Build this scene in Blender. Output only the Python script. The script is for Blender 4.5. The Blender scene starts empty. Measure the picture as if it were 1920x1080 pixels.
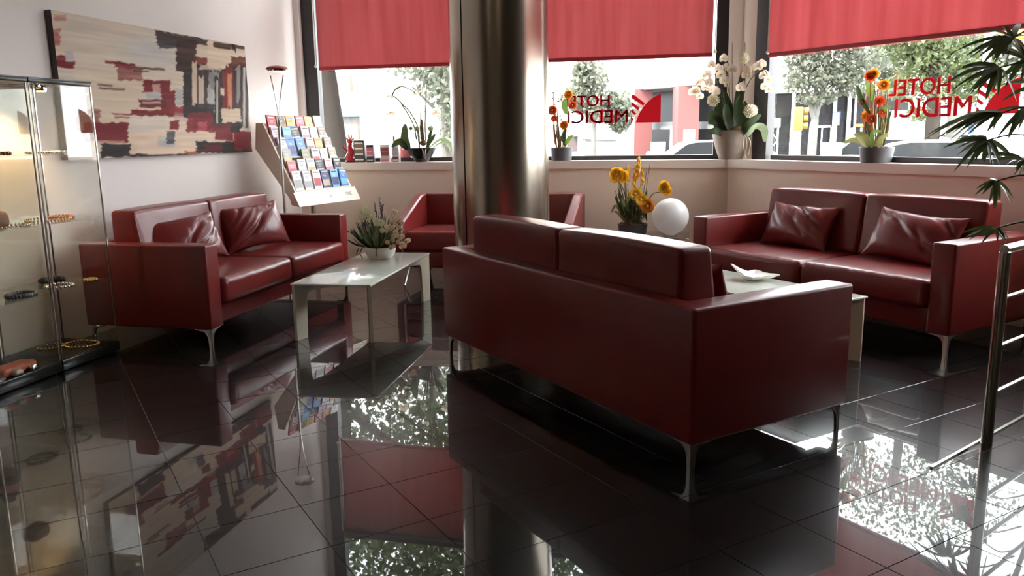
import bpy, bmesh, math, random
import numpy as np
from mathutils import Vector, Matrix

random.seed(7); rng = np.random.RandomState(7)
S = bpy.context.scene
COL = S.collection
R = math.radians

# ------------------------------------------------------------------ camera, sky, sun, exposure
H = 1.26                                    # eye height
F, PITCH, ROLL, AZ = 1517.28, 0.1872195, -0.0158208, 0.2253168
CH = -0.7617841                             # turn of the chamfered wall against the left wall
_cp, _sp, _c, _s = math.cos(PITCH), math.sin(PITCH), math.cos(ROLL), math.sin(ROLL)
_fw = np.array([0, _cp, -_sp]); _u0 = np.array([0, _sp, _cp]); _r0 = np.array([1., 0, 0])
_r = _c*_r0 + _s*_u0; _u = -_s*_r0 + _c*_u0
_M = np.array([[math.cos(AZ), -math.sin(AZ), 0], [math.sin(AZ), math.cos(AZ), 0], [0, 0, 1.]])
WR, WU, WF = _M@_r, _M@_u, _M@_fw
cam_d = bpy.data.cameras.new('camera'); cam = bpy.data.objects.new('camera', cam_d); COL.objects.link(cam)
cam_d.sensor_width = 36; cam_d.lens = F/1920*36; cam_d.clip_start = .05; cam_d.clip_end = 400
cam.matrix_world = Matrix(((WR[0], WU[0], -WF[0], 0), (WR[1], WU[1], -WF[1], 0), (WR[2], WU[2], -WF[2], H), (0, 0, 0, 1)))
S.camera = cam
S.view_settings.view_transform = 'Standard'; S.view_settings.look = 'None'
S.view_settings.gamma = 1; S.view_settings.use_curve_mapping = False
S.view_settings.exposure = 0.95
S.cycles.transparent_max_bounces = 32; S.cycles.max_bounces = 10; S.cycles.diffuse_bounces = 5

SKY = 10.0
world = bpy.data.worlds.new('sky'); S.world = world; world.use_nodes = True
bg = world.node_tree.nodes['Background']; bg.inputs['Color'].default_value = (.93, .97, 1, 1); bg.inputs['Strength'].default_value = SKY
sun_d = bpy.data.lights.new('sun', 'SUN'); sun_d.energy = 9; sun_d.angle = R(1.5); sun_d.color = (1, .95, .86)
sun = bpy.data.objects.new('sun', sun_d); COL.objects.link(sun)
sun.rotation_euler = (R(38), 0, R(-28))     # from behind the hotel onto the far side of the street

def ray(x, y): return WF*F + WR*(x-960) - WU*(y-540)
def at_y(x, y, Y): d = ray(x, y); return np.array([0, 0, H]) + d*(Y/d[1])
E1 = np.array([math.sin(CH), math.cos(CH), 0]); E2 = np.array([math.cos(CH), -math.sin(CH), 0])
def at_c(x, y, k): d = ray(x, y); return np.array([0, 0, H]) + d*(k/(d@E2))
def at_z(x, y, z): d = ray(x, y); return np.array([0, 0, H]) + d*((z-H)/d[2])
def at_x(x, y, X): d = ray(x, y); return np.array([0, 0, H]) + d*(X/d[0])
def cc(c, k, z=0): p = E1*c + E2*k; return Vector((p[0], p[1], z))
def px(p):
    q = np.array(p, float) - [0, 0, H]; d = q@WF
    return (960+F*(q@WR)/d, 540-F*(q@WU)/d) if d > .05 else (-9999, -9999)

# ------------------------------------------------------------------ materials
MATS = {}
def mat(name, col=(.8, .8, .8), rough=.5, metal=0., spec=.5, noise=0., nscale=8., bump=0., bscale=60., coat=0., trans=0., col2=None, emit=0., sheen=0., nstretch=None):
    if name in MATS: return MATS[name]
    m = bpy.data.materials.new(name); m.use_nodes = True; nt = m.node_tree; b = nt.nodes['Principled BSDF']
    c = (*col, 1)
    b.inputs['Base Color'].default_value = c; b.inputs['Roughness'].default_value = rough
    b.inputs['Metallic'].default_value = metal; b.inputs['Specular IOR Level'].default_value = spec
    b.inputs['Coat Weight'].default_value = coat; b.inputs['Coat IOR'].default_value = 1.42; b.inputs['Coat Roughness'].default_value = .015
    if emit: b.inputs['Emission Color'].default_value = c; b.inputs['Emission Strength'].default_value = emit
    tc = nt.nodes.new('ShaderNodeTexCoord')
    vec = tc.outputs['Object']
    if nstretch:
        mp = nt.nodes.new('ShaderNodeMapping'); mp.inputs['Scale'].default_value = nstretch
        nt.links.new(vec, mp.inputs['Vector']); vec = mp.outputs['Vector']
    if noise or col2:
        n = nt.nodes.new('ShaderNodeTexNoise'); n.inputs['Scale'].default_value = nscale; n.inputs['Detail'].default_value = 5
        nt.links.new(vec, n.inputs['Vector'])
        mx = nt.nodes.new('ShaderNodeMix'); mx.data_type = 'RGBA'
        k2 = col2 or tuple(max(0, x*(1-noise)) for x in col)
        mx.inputs['A'].default_value = c; mx.inputs['B'].default_value = (*k2, 1)
        nt.links.new(n.outputs['Fac'], mx.inputs['Factor']); nt.links.new(mx.outputs['Result'], b.inputs['Base Color'])
    if bump:
        n2 = nt.nodes.new('ShaderNodeTexNoise'); n2.inputs['Scale'].default_value = bscale; n2.inputs['Detail'].default_value = 4
        nt.links.new(vec, n2.inputs['Vector'])
        bp = nt.nodes.new('ShaderNodeBump'); bp.inputs['Strength'].default_value = bump; bp.inputs['Distance'].default_value = .004
        nt.links.new(n2.outputs['Fac'], bp.inputs['Height']); nt.links.new(bp.outputs['Normal'], b.inputs['Normal'])
    if trans:
        tr = nt.nodes.new('ShaderNodeBsdfTranslucent'); tr.inputs['Color'].default_value = c
        if noise or col2: nt.links.new(mx.outputs['Result'], tr.inputs['Color'])
        ms = nt.nodes.new('ShaderNodeMixShader'); ms.inputs[0].default_value = trans
        nt.links.new(b.outputs[0], ms.inputs[1]); nt.links.new(tr.outputs[0], ms.inputs[2])
        nt.links.new(ms.outputs[0], nt.nodes['Material Output'].inputs['Surface'])
    MATS[name] = m; return m
def glass(name, tint=(1, 1, 1), ior=1.45, rough=0.):
    if name in MATS: return MATS[name]
    m = bpy.data.materials.new(name); m.use_nodes = True; nt = m.node_tree
    nt.nodes.remove(nt.nodes['Principled BSDF'])
    t = nt.nodes.new('ShaderNodeBsdfTransparent'); t.inputs[0].default_value = (*tint, 1)
    g = nt.nodes.new('ShaderNodeBsdfGlossy'); g.inputs['Roughness'].default_value = rough
    lw = nt.nodes.new('ShaderNodeLayerWeight'); lw.inputs['Blend'].default_value = .5
    pw = nt.nodes.new('ShaderNodeMath'); pw.operation = 'POWER'; pw.inputs[1].default_value = 4.2
    f = nt.nodes.new('ShaderNodeMath'); f.operation = 'MULTIPLY_ADD'; r0 = ((ior-1)/(ior+1))**2
    f.inputs[1].default_value = .9; f.inputs[2].default_value = r0; f.use_clamp = True
    nt.links.new(lw.outputs['Facing'], pw.inputs[0]); nt.links.new(pw.outputs[0], f.inputs[0])
    x = nt.nodes.new('ShaderNodeMixShader')
    nt.links.new(f.outputs[0], x.inputs[0]); nt.links.new(t.outputs[0], x.inputs[1]); nt.links.new(g.outputs[0], x.inputs[2])
    nt.links.new(x.outputs[0], nt.nodes['Material Output'].inputs['Surface'])
    MATS[name] = m; return m

leather = mat('leather', (.195, .020, .018), .32, spec=.32, noise=.35, nscale=5, bump=.10, bscale=170, coat=.10)
steel = mat('brushed_steel', (.40, .345, .28), .22, metal=1, noise=.15, nscale=3, bump=.06, bscale=40, nstretch=(1, 1, .04))
chrome = mat('chrome', (.75, .73, .70), .12, metal=1)
railsteel = mat('rail_steel', (.60, .57, .50), .2, metal=1)
wallm = mat('wall_paint', (.80, .72, .68), .75, spec=.3, noise=.05, nscale=2, bump=.08, bscale=90)
wall_bounce = mat('warm_bounce_wall_paint', (.90, .73, .61), .75, spec=.3, noise=.05, nscale=2, bump=.08, bscale=90)  # warmer wall paint, lightened so bounce light is painted into the colour
rearm = mat('lobby_wall_paint', (.55, .46, .37), .6, noise=.1, nscale=1)
sillm = mat('sill_paint', (.88, .74, .66), .45, noise=.05, nscale=3)
ceilm = mat('ceiling_paint', (.30, .28, .26), .8)
lobbym = mat('lobby_wood', (.15, .105, .075), .5, noise=.4, nscale=2)
framem = mat('window_frame_black', (.022, .02, .02), .4)
tilem = mat('polished_tile', (.012, .012, .012), .24, spec=.10, noise=.5, nscale=3, coat=1.)
grout = mat('grout', (.20, .20, .20), .6)
pane = glass('window_glass', (.97, .98, .98), 1.4)
vitglass = glass('cabinet_glass', (.965, .968, .955), 1.36)
frost = mat('frosted_table_glass', (.80, .84, .76), .12, spec=.5, coat=.6, trans=.15)
cream = mat('cream_lacquer', (.68, .60, .46), .4)
blackm = mat('black_lacquer', (.012, .012, .012), .25)
white = mat('white_ceramic', (.82, .79, .72), .3)
potgrey = mat('grey_planter', (.09, .09, .095), .5, noise=.2)
potblack = mat('black_ceramic', (.015, .014, .014), .25)
potcream = mat('cream_clay', (.36, .29, .24), .75, noise=.2, nscale=14, bump=.2)
soil = mat('soil_bark', (.16, .08, .04), .9, noise=.5, nscale=30, bump=.8, bscale=40)
leafm = mat('dark_leaf', (.045, .075, .022), .4, noise=.4, nscale=14, trans=.2)
leafl = mat('light_leaf', (.16, .26, .05), .45, noise=.3, nscale=14, trans=.3)
palmm = mat('palm_leaf', (.055, .080, .020), .36, noise=.4, nscale=9, trans=.18)
stemm = mat('flower_stem', (.10, .12, .04), .6)
twigm = mat('brown_twig', (.12, .07, .04), .7)
petalw = mat('orchid_petal', (.85, .74, .62), .5, trans=.4)
petalo = mat('orange_petal', (.85, .30, .02), .5, noise=.3, nscale=20, trans=.35)
petaly = mat('yellow_petal', (.90, .52, .03), .5, noise=.25, nscale=20, trans=.35)
petalr = mat('red_orange_petal', (.75, .09, .015), .5, noise=.3, nscale=20, trans=.3)
blindm = mat('red_blind_cloth', (.385, .105, .108), .8, spec=.1, col2=(.58, .25, .255), nscale=3, nstretch=(4, 4, .25), trans=.52)
hemm = mat('blind_hem', (.36, .02, .03), .6)
decalm = mat('red_vinyl', (.62, .006, .03), .5, trans=.25)

# ------------------------------------------------------------------ geometry collector
class G:
    def __init__(s): s.v, s.f, s.m = [], [], []
    def add(s, vs, fs, mi=0, M=None):
        o = len(s.v)
        for p in vs:
            p = Vector(p); s.v.append(tuple(M@p if M is not None else p))
        for f in fs: s.f.append(tuple(i+o for i in f)); s.m.append(mi)
        return s
    def box(s, c, d, rz=0., mi=0, M=None):
        x, y, z = d[0]/2, d[1]/2, d[2]/2
        T = Matrix.Translation(Vector(c))@Matrix.Rotation(rz, 4, 'Z')
        if M is not None: T = M@T
        return s.add([(-x, -y, -z), (x, -y, -z), (x, y, -z), (-x, y, -z), (-x, -y, z), (x, -y, z), (x, y, z), (-x, y, z)],
                     [(3, 2, 1, 0), (4, 5, 6, 7), (0, 1, 5, 4), (1, 2, 6, 5), (2, 3, 7, 6), (3, 0, 4, 7)], mi, T)
    def rbox(s, c, d, r, mid=(1, 1, 1), seg=3, warp=None, M=None, mi=0):
        h = [x/2 for x in d]; r = min(r, *[x*.999 for x in h])
        ax = []
        for k in range(3):
            a = [-h[k]+r*(1-math.cos(t*math.pi/2/seg)) if 0 else -h[k]+r*t/seg for t in range(seg)]
            i0, i1 = -h[k]+r, h[k]-r
            a += [i0+(i1-i0)*t/mid[k] for t in range(mid[k]+1)]
            a += [h[k]-r+r*t/seg for t in range(1, seg+1)]
            ax.append(a)
        idx = {}; V = []; Fs = []
        def vid(p):
            k = tuple(round(x, 5) for x in p)
            if k not in idx:
                q = [max(-h[i]+r, min(h[i]-r, p[i])) for i in range(3)]
                e = [p[i]-q[i] for i in range(3)]; n = math.sqrt(sum(x*x for x in e)) or 1
                w = [q[i]+e[i]/n*r for i in range(3)]
                if warp: w = warp(w, h)
                idx[k] = len(V); V.append((w[0]+c[0], w[1]+c[1], w[2]+c[2]))
            return idx[k]
        for k in range(3):
            a, b = (k+1) % 3, (k+2) % 3
            for sg in (-1, 1):
                for i in range(len(ax[a])-1):
                    for j in range(len(ax[b])-1):
                        q = []
                        for (ii, jj) in ((i, j), (i+1, j), (i+1, j+1), (i, j+1)):
                            p = [0, 0, 0]; p[k] = sg*h[k]; p[a] = ax[a][ii]; p[b] = ax[b][jj]; q.append(vid(p))
                        if len(set(q)) < 3: continue
                        Fs.append(tuple(q) if sg > 0 else tuple(reversed(q)))
        return s.add(V, Fs, mi, M)
    def tube(s, pts, r, n=6, mi=0, cap=True):
        P = [Vector(p) for p in pts]; rs = r if isinstance(r, (list, tuple)) else [r]*len(P)
        t0 = (P[1]-P[0]).normalized(); up = Vector((0, 0, 1)) if abs(t0.z) < .9 else Vector((1, 0, 0))
        a = t0.cross(up).normalized(); vs, fs = [], []
        for i, p in enumerate(P):
            t = (P[min(i+1, len(P)-1)]-P[max(i-1, 0)]).normalized()
            a = (a - t*a.dot(t)).normalized(); b = t.cross(a)
            for k in range(n):
                w = 2*math.pi*k/n; vs.append(p + (a*math.cos(w)+b*math.sin(w))*rs[i])
        for i in range(len(P)-1):
            for k in range(n): fs.append((i*n+k, i*n+(k+1) % n, (i+1)*n+(k+1) % n, (i+1)*n+k))
        if cap: fs.append(tuple(range(n-1, -1, -1))); fs.append(tuple((len(P)-1)*n+k for k in range(n)))
        return s.add(vs, fs, mi)
    def lathe(s, prof, n=24, c=(0, 0, 0), mi=0, M=None):
        vs, fs = [], []
        for (r, z) in prof:
            for k in range(n): w = 2*math.pi*k/n; vs.append((c[0]+r*math.cos(w), c[1]+r*math.sin(w), c[2]+z))
        for i in range(len(prof)-1):
            for k in range(n): fs.append((i*n+k, i*n+(k+1) % n, (i+1)*n+(k+1) % n, (i+1)*n+k))
        fs.append(tuple(range(n-1, -1, -1))); fs.append(tuple((len(prof)-1)*n+k for k in range(n)))
        return s.add(vs, fs, mi, M)
    def ball(s, c, r, n=12, m=8, mi=0, sq=(1, 1, 1)):
        prof = [(max(1e-4, math.sin(math.pi*i/m)), -math.cos(math.pi*i/m)) for i in range(m+1)]
        T = Matrix.Translation(Vector(c))@Matrix.Diagonal((r*sq[0], r*sq[1], r*sq[2], 1))
        return s.lathe(prof, n, mi=mi, M=T)
    def prism(s, poly, y0, y1, M=None, mi=0):          # polygon in x,z extruded along y
        n = len(poly)
        vs = [(p[0], y0, p[1]) for p in poly] + [(p[0], y1, p[1]) for p in poly]
        fs = [tuple(range(n)), tuple(range(2*n-1, n-1, -1))] + [(i, i+n, (i+1) % n+n, (i+1) % n) for i in range(n)]
        return s.add(vs, fs, mi, M)
    def blade(s, pts, w, fold=.15, nrm=None, mi=0):    # leaf along a path; w(t) half width
        P = [Vector(p) for p in pts]; vs, fs = [], []; n = len(P)
        for i, p in enumerate(P):
            t = (P[min(i+1, n-1)]-P[max(i-1, 0)]).normalized()
            up = Vector(nrm) if nrm is not None else Vector((0, 0, 1))
            sd = t.cross(up); sd = sd.normalized() if sd.length > 1e-4 else Vector((1, 0, 0)); u2 = sd.cross(t)
            ww = w(i/(n-1))
            vs += [p-sd*ww+u2*ww*fold, p, p+sd*ww+u2*ww*fold]
        for i in range(n-1):
            a = i*3; fs += [(a, a+1, a+4, a+3), (a+1, a+2, a+5, a+4)]
        return s.add(vs, fs, mi)
    def petal(s, c, d, n, L, W, cup=.3, mi=0):          # rounded petal from c along d, facing n
        c, d, n = Vector(c), Vector(d).normalized(), Vector(n).normalized(); sd = d.cross(n).normalized(); vs = [tuple(c)]; k = 5
        for i in range(k):
            t = (i+.6)/k; ww = W*math.sin(math.pi*min(1, t**.8*.93))
            for q in (-1, 0, 1): vs.append(tuple(c+d*L*t+sd*ww*q+n*(cup*L*t*t+abs(q)*.12*W)))
        fs = [(0, 2, 1), (0, 3, 2)]
        for i in range(k-1):
            a = 1+i*3; fs += [(a, a+1, a+4, a+3), (a+1, a+2, a+5, a+4)]
        return s.add(vs, fs, mi)
    def build(s, name, mats, parent=None, smooth=35, loc=None, rz=0.):
        me = bpy.data.meshes.new(name); me.from_pydata(s.v, [], s.f)
        for m in (mats if isinstance(mats, (list, tuple)) else [mats]): me.materials.append(m)
        me.polygons.foreach_set('material_index', s.m)
        if smooth:
            me.polygons.foreach_set('use_smooth', [True]*len(me.polygons)); me.set_sharp_from_angle(angle=R(smooth))
        me.update()
        o = bpy.data.objects.new(name, me); COL.objects.link(o)
        if parent is not None: o.parent = parent
        if loc is not None: o.location = loc
        if rz: o.rotation_euler = (0, 0, rz)
        return o
def tag(o, label, cat, group=None):
    o['label'] = label; o['category'] = cat
    if group: o['group'] = group
    return o
def thing(name, label, cat, loc=(0, 0, 0), rz=0., group=None):
    o = bpy.data.objects.new(name, None); COL.objects.link(o); o.empty_display_size = .1
    o.location = Vector(loc); o.rotation_euler = (0, 0, rz)
    return tag(o, label, cat, group)
def struct(o): o['kind'] = 'structure'; return o
def stuff(o): o['kind'] = 'stuff'; return o
def copy_thing(o, label, loc, rz=0.):
    c = o.copy(); COL.objects.link(c); c.location = Vector(loc); c.rotation_euler = (0, 0, rz); c['label'] = label
    def rec(src, dst):
        for ch in [x for x in bpy.data.objects if x.parent is src]:
            k = ch.copy(); COL.objects.link(k); k.parent = dst; rec(ch, k)
    rec(o, c); return c
def empty(name, parent=None, loc=(0, 0, 0), rz=0.):
    o = bpy.data.objects.new(name, None); COL.objects.link(o); o.empty_display_size = .1
    o.location = Vector(loc); o.rotation_euler = (0, 0, rz)
    if parent is not None: o.parent = parent
    return o

# ------------------------------------------------------------------ the room
WX, YB, KC = -3.88, 7.472, 5.342            # left wall, sill edge of the back wall, sill edge of the chamfered wall
RX, YR, ZC = 3.25, -8.0, 3.9
GL = .195                                   # glass sits this far behind the sill edge
def corner(d):
    y = YB+d; return ((KC+d-E2[1]*y)/E2[0], y)
def cend(d, c=.87): p = cc(c, KC+d); return (p.x, p.y)
def plan(g, poly, z0, z1, mi=0):
    n = len(poly); vs = [(p[0], p[1], z0) for p in poly]+[(p[0], p[1], z1) for p in poly]
    return g.add(vs, [tuple(range(n-1, -1, -1)), tuple(range(n, 2*n))]+[(i, (i+1) % n, (i+1) % n+n, i+n) for i in range(n)], mi)
def wall(name, poly, z0, z1, m=wallm): return struct(plan(G(), poly, z0, z1).build(name, m, smooth=0))

floor = struct(plan(G(), [(WX-.2, YR-.2), (RX+.2, YR-.2), (RX+.2, 4.6), cend(.3), corner(.3), (WX-.2, YB+.3)], -.2, -.004).build('floor', grout, smooth=0))
wall('ceiling', [(WX-.2, YR-.2), (RX+.2, YR-.2), (RX+.2, 4.6), cend(.4), corner(.4), (WX-.2, YB+.4)], ZC, ZC+.25, ceilm)
wall('wall_left', [(WX-.2, .6), (WX, .6), (WX, YB+.4), (WX-.2, YB+.4)], -.004, ZC)
wall('wall_left_lobby', [(WX-.2, YR-.2), (WX, YR-.2), (WX, .6), (WX-.2, .6)], -.004, ZC, lobbym)
wall('wall_rear', [(WX, YR-.2), (RX, YR-.2), (RX, YR), (WX, YR)], -.004, ZC, rearm)
wall('wall_right', [(RX, YR-.2), (RX+.2, YR-.2), (RX+.2, 4.6), (RX, 4.36)], -.004, ZC, lobbym)
wall('wall_back', [(WX, YB+.03), corner(.03), corner(.38), (WX, YB+.38)], -.004, .945, wall_bounce)
wall('wall_corner', [corner(.03), cend(.03), cend(.38), corner(.38)], -.004, .945, wall_bounce)
wall('trim_1', [(WX, YB), corner(0), corner(.26), (WX, YB+.26)], .943, 1.015, sillm)
wall('trim_2', [corner(0), cend(0), cend(.26), corner(.26)], .943, 1.015, sillm)
wall('wall_lintel', [(WX, YB+.12), corner(.12), corner(.38), (WX, YB+.38)], 3.72, ZC)
wall('wall_lintel_corner', [corner(.12), cend(.12), cend(.38), corner(.38)], 3.72, ZC)
FO = .17
xa, xb = at_y(572, 130, YB+FO)[0], at_y(596.5, 130, YB+FO)[0]
xm0, xm1 = at_y(1341.5, 120, YB+FO)[0], at_y(1364.5, 120, YB+FO)[0]
xc0, xc1 = at_y(925, 150, YB+FO)[0], at_y(952, 150, YB+FO)[0]
ca, cb = float(at_c(1416, 200, KC+FO)@E1), float(at_c(1444.5, 150, KC+FO)@E1)
cz = 1.05
pl = lambda c, d: (cc(c, KC+d).x, cc(c, KC+d).y)
wall('wall_pier', [(xm1, YB+.255), corner(.255), pl(ca, .255), pl(ca, .38), corner(.38), (xm1, YB+.38)], 1.015, 3.72, wall_bounce)
wall('wall_jamb', [(WX, YB+.10), (xa, YB+.10), (xa, YB+.38), (WX, YB+.38)], 1.015, 3.72)

def window_back(name, x0, x1, l, r_):               # frame of posts and rails, three panes high and low
    g = G(); y = YB+GL
    g.box(((x0+l)/2, y, 2.365), (l-x0, .09, 2.70)); g.box(((x1+r_)/2, y, 2.365), (x1-r_, .09, 2.70))
    for z, h in ((1.035, .04), (2.97, .20), (3.69, .06)): g.box(((l+r_)/2, y, z), (r_-l, .08, h))
    w = struct(g.build(name, framem, smooth=0))
    for z0, z1 in ((1.055, 2.87), (3.07, 3.66)):
        G().box(((l+r_)/2, y, (z0+z1)/2), (r_-l, .008, z1-z0)).build('glass_pane', pane, w, 0)
    return w
w1 = window_back('window_1', xa, xc1-.001, xb, xc0)
w2 = window_back('window_2', xc1, xm1, xc1+.05, xm0)
g = G(); rz3 = math.atan2(E1[1], E1[0]); T3 = Matrix.Translation(cc(0, KC+GL))@Matrix.Rotation(rz3, 4, 'Z')   # local x = along the wall
g.box(((ca+cb)/2, 0, 2.365), (ca-cb, .09, 2.7), M=T3); g.box((cz, 0, 2.365), (.1, .09, 2.7), M=T3)
for z, h in ((1.035, .04), (2.97, .20), (3.69, .06)): g.box(((cb+cz)/2, 0, z), (cb-cz-.1, .08, h), M=T3)
w3 = struct(g.build('window_3', framem, smooth=0))
for z0, z1 in ((1.055, 2.87), (3.07, 3.66)):
    G().box(((cb+cz)/2, 0, (z0+z1)/2), (cb-cz-.1, .008, z1-z0), M=T3).build('glass_pane', pane, w3, 0)
# fill between the window end and the right wall
wall('wall_end', [pl(1.0, .1), pl(.87, .1), pl(.87, .38), pl(1.0, .38)], 1.015, 3.72)

# floor tiles: every tile its own piece, laid square to the chamfered wall
TS, TC0, TK0 = .334, 1.644, 2.037
def tile_mesh(g, M=None):
    a, b, t = TS/2-.0008, TS/2-.0018, .0008
    vs = [(-a, -a, -.012), (a, -a, -.012), (a, a, -.012), (-a, a, -.012), (-a, -a, -t), (a, -a, -t), (a, a, -t), (-a, a, -t), (-b, -b, 0), (b, -b, 0), (b, b, 0), (-b, b, 0)]
    fs = [(8, 9, 10, 11)]+[(i, (i+1) % 4, (i+1) % 4+4, i+4) for i in range(4)]+[(4+i, 4+(i+1) % 4, 8+(i+1) % 4, 8+i) for i in range(4)]
    return g.add(vs, fs, 0, M)
cand = []
for i in range(-34, 36):
    for j in range(-44, 12):
        p = cc(TC0+(i+.5)*TS, TK0+(j+.5)*TS)
        if WX+.0 < p.x < RX and YR < p.y < YB-.05 and float(np.dot(p, E2)) < KC-.02:
            u, v = px(p); vis = -60 < u < 1980 and 0 < v < 1180 and p.y > .5
            cand.append((0 if vis else 1, p.length, p))
cand.sort(key=lambda t: (t[0], t[1]))
tme = None; rest = G(); rzt = math.atan2(E2[1], E2[0])
for k, (_, _, p) in enumerate(cand):
    e = (rng.normal(0, .0006), rng.normal(0, .0006))
    if k < 300:
        if tme is None:
            o = tile_mesh(G()).build('tile', tilem, floor, 0); tme = o.data
        else:
            o = bpy.data.objects.new('tile', tme); COL.objects.link(o); o.parent = floor
        o.location = p; o.rotation_euler = (e[0], e[1], rzt)
    else:
        tile_mesh(rest, Matrix.Translation(p)@Matrix.Rotation(rzt, 4, 'Z')@Matrix.Rotation(e[0], 4, 'X')@Matrix.Rotation(e[1], 4, 'Y'))
stuff(rest.build('tile_field', tilem, floor, 0))

# steel strip set in the floor under the railing
q0, q1 = at_z(1746, 878, 0), at_z(1920, 781, 0); d_ = (q1-q0)/np.linalg.norm(q1-q0); q1 = q0+d_*1.9; mid = (q0+q1)/2
struct(G().box((mid[0], mid[1], .003), (1.9, .012, .008), math.atan2(d_[1], d_[0])).build('trim_3', railsteel, smooth=0))

# steel clad column: two half shells with an open seam
PC, PR = (-1.38, 5.72), .347
col = thing('steel_column', 'round brushed steel column standing behind the nearest red sofa', 'column', (*PC, 0))
for a0 in (-122, 58):
    g = G(); n = 40; vs, fs = [], []
    for i in range(n+1):
        a = R(a0+1.0+178*i/n)
        for rr in (PR, PR-.012):
            for z in (0, ZC-.002): vs.append((rr*math.cos(a), rr*math.sin(a), z))
    for i in range(n):
        a, b = i*4, i*4+4; fs += [(a, b, b+1, a+1), (a+3, b+3, b+2, a+2), (a+1, b+1, b+3, a+3), (a+2, b+2, b, a)]
    fs += [(0, 1, 3, 2), (n*4+2, n*4+3, n*4+1, n*4)]
    g.add(vs, fs).build('steel_panel', steel, col, 50)
G().lathe([(PR-.014, 0), (PR-.014, ZC-.003)], 40).build('core', blackm, col, 50)

# roller blinds
def blind(label, s0, s1, ztop, zbot, T, amp, cordside, seed):
    t = thing('roller_blind', label, 'blind', group='red roller blinds')
    g = G(); nx, nz = 90, 14; vs, fs = [], []; rr = np.random.RandomState(seed); ph = rr.rand(6)*6
    for th in (0, .004):
        for i in range(nx+1):
            s = s0+(s1-s0)*i/nx
            for j in range(nz+1):
                z = ztop+(zbot-ztop)*j/nz
                w = amp*(math.sin(s*17+ph[0]+.25*math.sin(z*3))+.6*math.sin(s*31+ph[1])+.5*math.sin(s*9+ph[2]))
                vs.append(T@Vector((s, th+w, z)))
    N = (nx+1)*(nz+1)
    for i in range(nx):
        for j in range(nz):
            a = i*(nz+1)+j; q = (a, a+nz+1, a+nz+2, a+1); fs.append(q); fs.append(tuple(x+N for x in reversed(q)))
    g.add(vs, fs).build('cloth', blindm, t, 60)
    G().rbox(((s0+s1)/2, .002, zbot-.012), (abs(s1-s0), .028, .034), .008, M=T).build('hem_bar', hemm, t)
    G().tube([T@Vector((s0, .02, ztop+.03)), T@Vector((s1, .02, ztop+.03))], .03, 12).build('roller', framem, t)
    cs = s0+.03 if cordside < 0 else s1-.03
    cs += .05*cordside
    G().tube([T@Vector((cs, -.03, ztop)), T@Vector((cs, -.03, zbot+.02))], .006, 6).build('pull_cord', white, t)
    G().ball(T@Vector((cs, -.03, zbot+.01)), .016).build('cord_weight', white, t)
    return t
TB = Matrix.Translation((0, YB+.10, 0))
bx0 = at_y(598, 120, YB+.1)[0]; bx1 = at_y(1336, 100, YB+.1)[0]
blind('red roller blind in the leftmost window, above the row of leaflet boxes', bx0, xc0-.02, 2.93, 1.935, TB, .002, -1, 1)
blind('red roller blind right of the steel column, above the mirrored lettering', xc1+.02, bx1, 2.93, 1.935, TB, .0025, 1, 2)
T3b = Matrix.Translation(cc(0, KC+.10))@Matrix.Rotation(rz3, 4, 'Z')@Matrix.Diagonal((1, -1, 1, 1))
blind('rippled red roller blind on the far right window, above the palm', cb-.03, cz+.08, 2.93, 1.888, T3b, .006, -1, 3)

# red vinyl lettering, mirrored from inside
def text_mesh(txt):
    cu = bpy.data.curves.new(txt, 'FONT'); cu.body = txt; cu.extrude = .0; cu.resolution_u = 3; cu.offset = .0
    ob = bpy.data.objects.new('lettering', cu); COL.objects.link(ob); bpy.context.view_layer.update()
    me = bpy.data.meshes.new_from_object(ob.evaluated_get(bpy.context.evaluated_depsgraph_get()))
    bpy.data.objects.remove(ob); V = np.array([v.co[:] for v in me.vertices]); Fc = [tuple(p.vertices) for p in me.polygons]
    bpy.data.meshes.remove(me); V[:, 0] -= V[:, 0].min(); V[:, 0] /= V[:, 0].max(); V[:, 1] -= V[:, 1].min(); V[:, 1] /= V[:, 1].max()
    return V, Fc
TXT = {t: text_mesh(t) for t in ('HOTEL', 'MEDICI')}
def flat(g, uv, fs, P):                              # u right, v up in 0..1 on a plane given by P(u,v,depth)
    n = len(uv); vs = [P(a, b, 0) for a, b in uv]+[P(a, b, .0012) for a, b in uv]
    F2 = [tuple(f) for f in fs]+[tuple(x+n for x in reversed(f)) for f in fs]
    return g.add(vs, F2)
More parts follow.
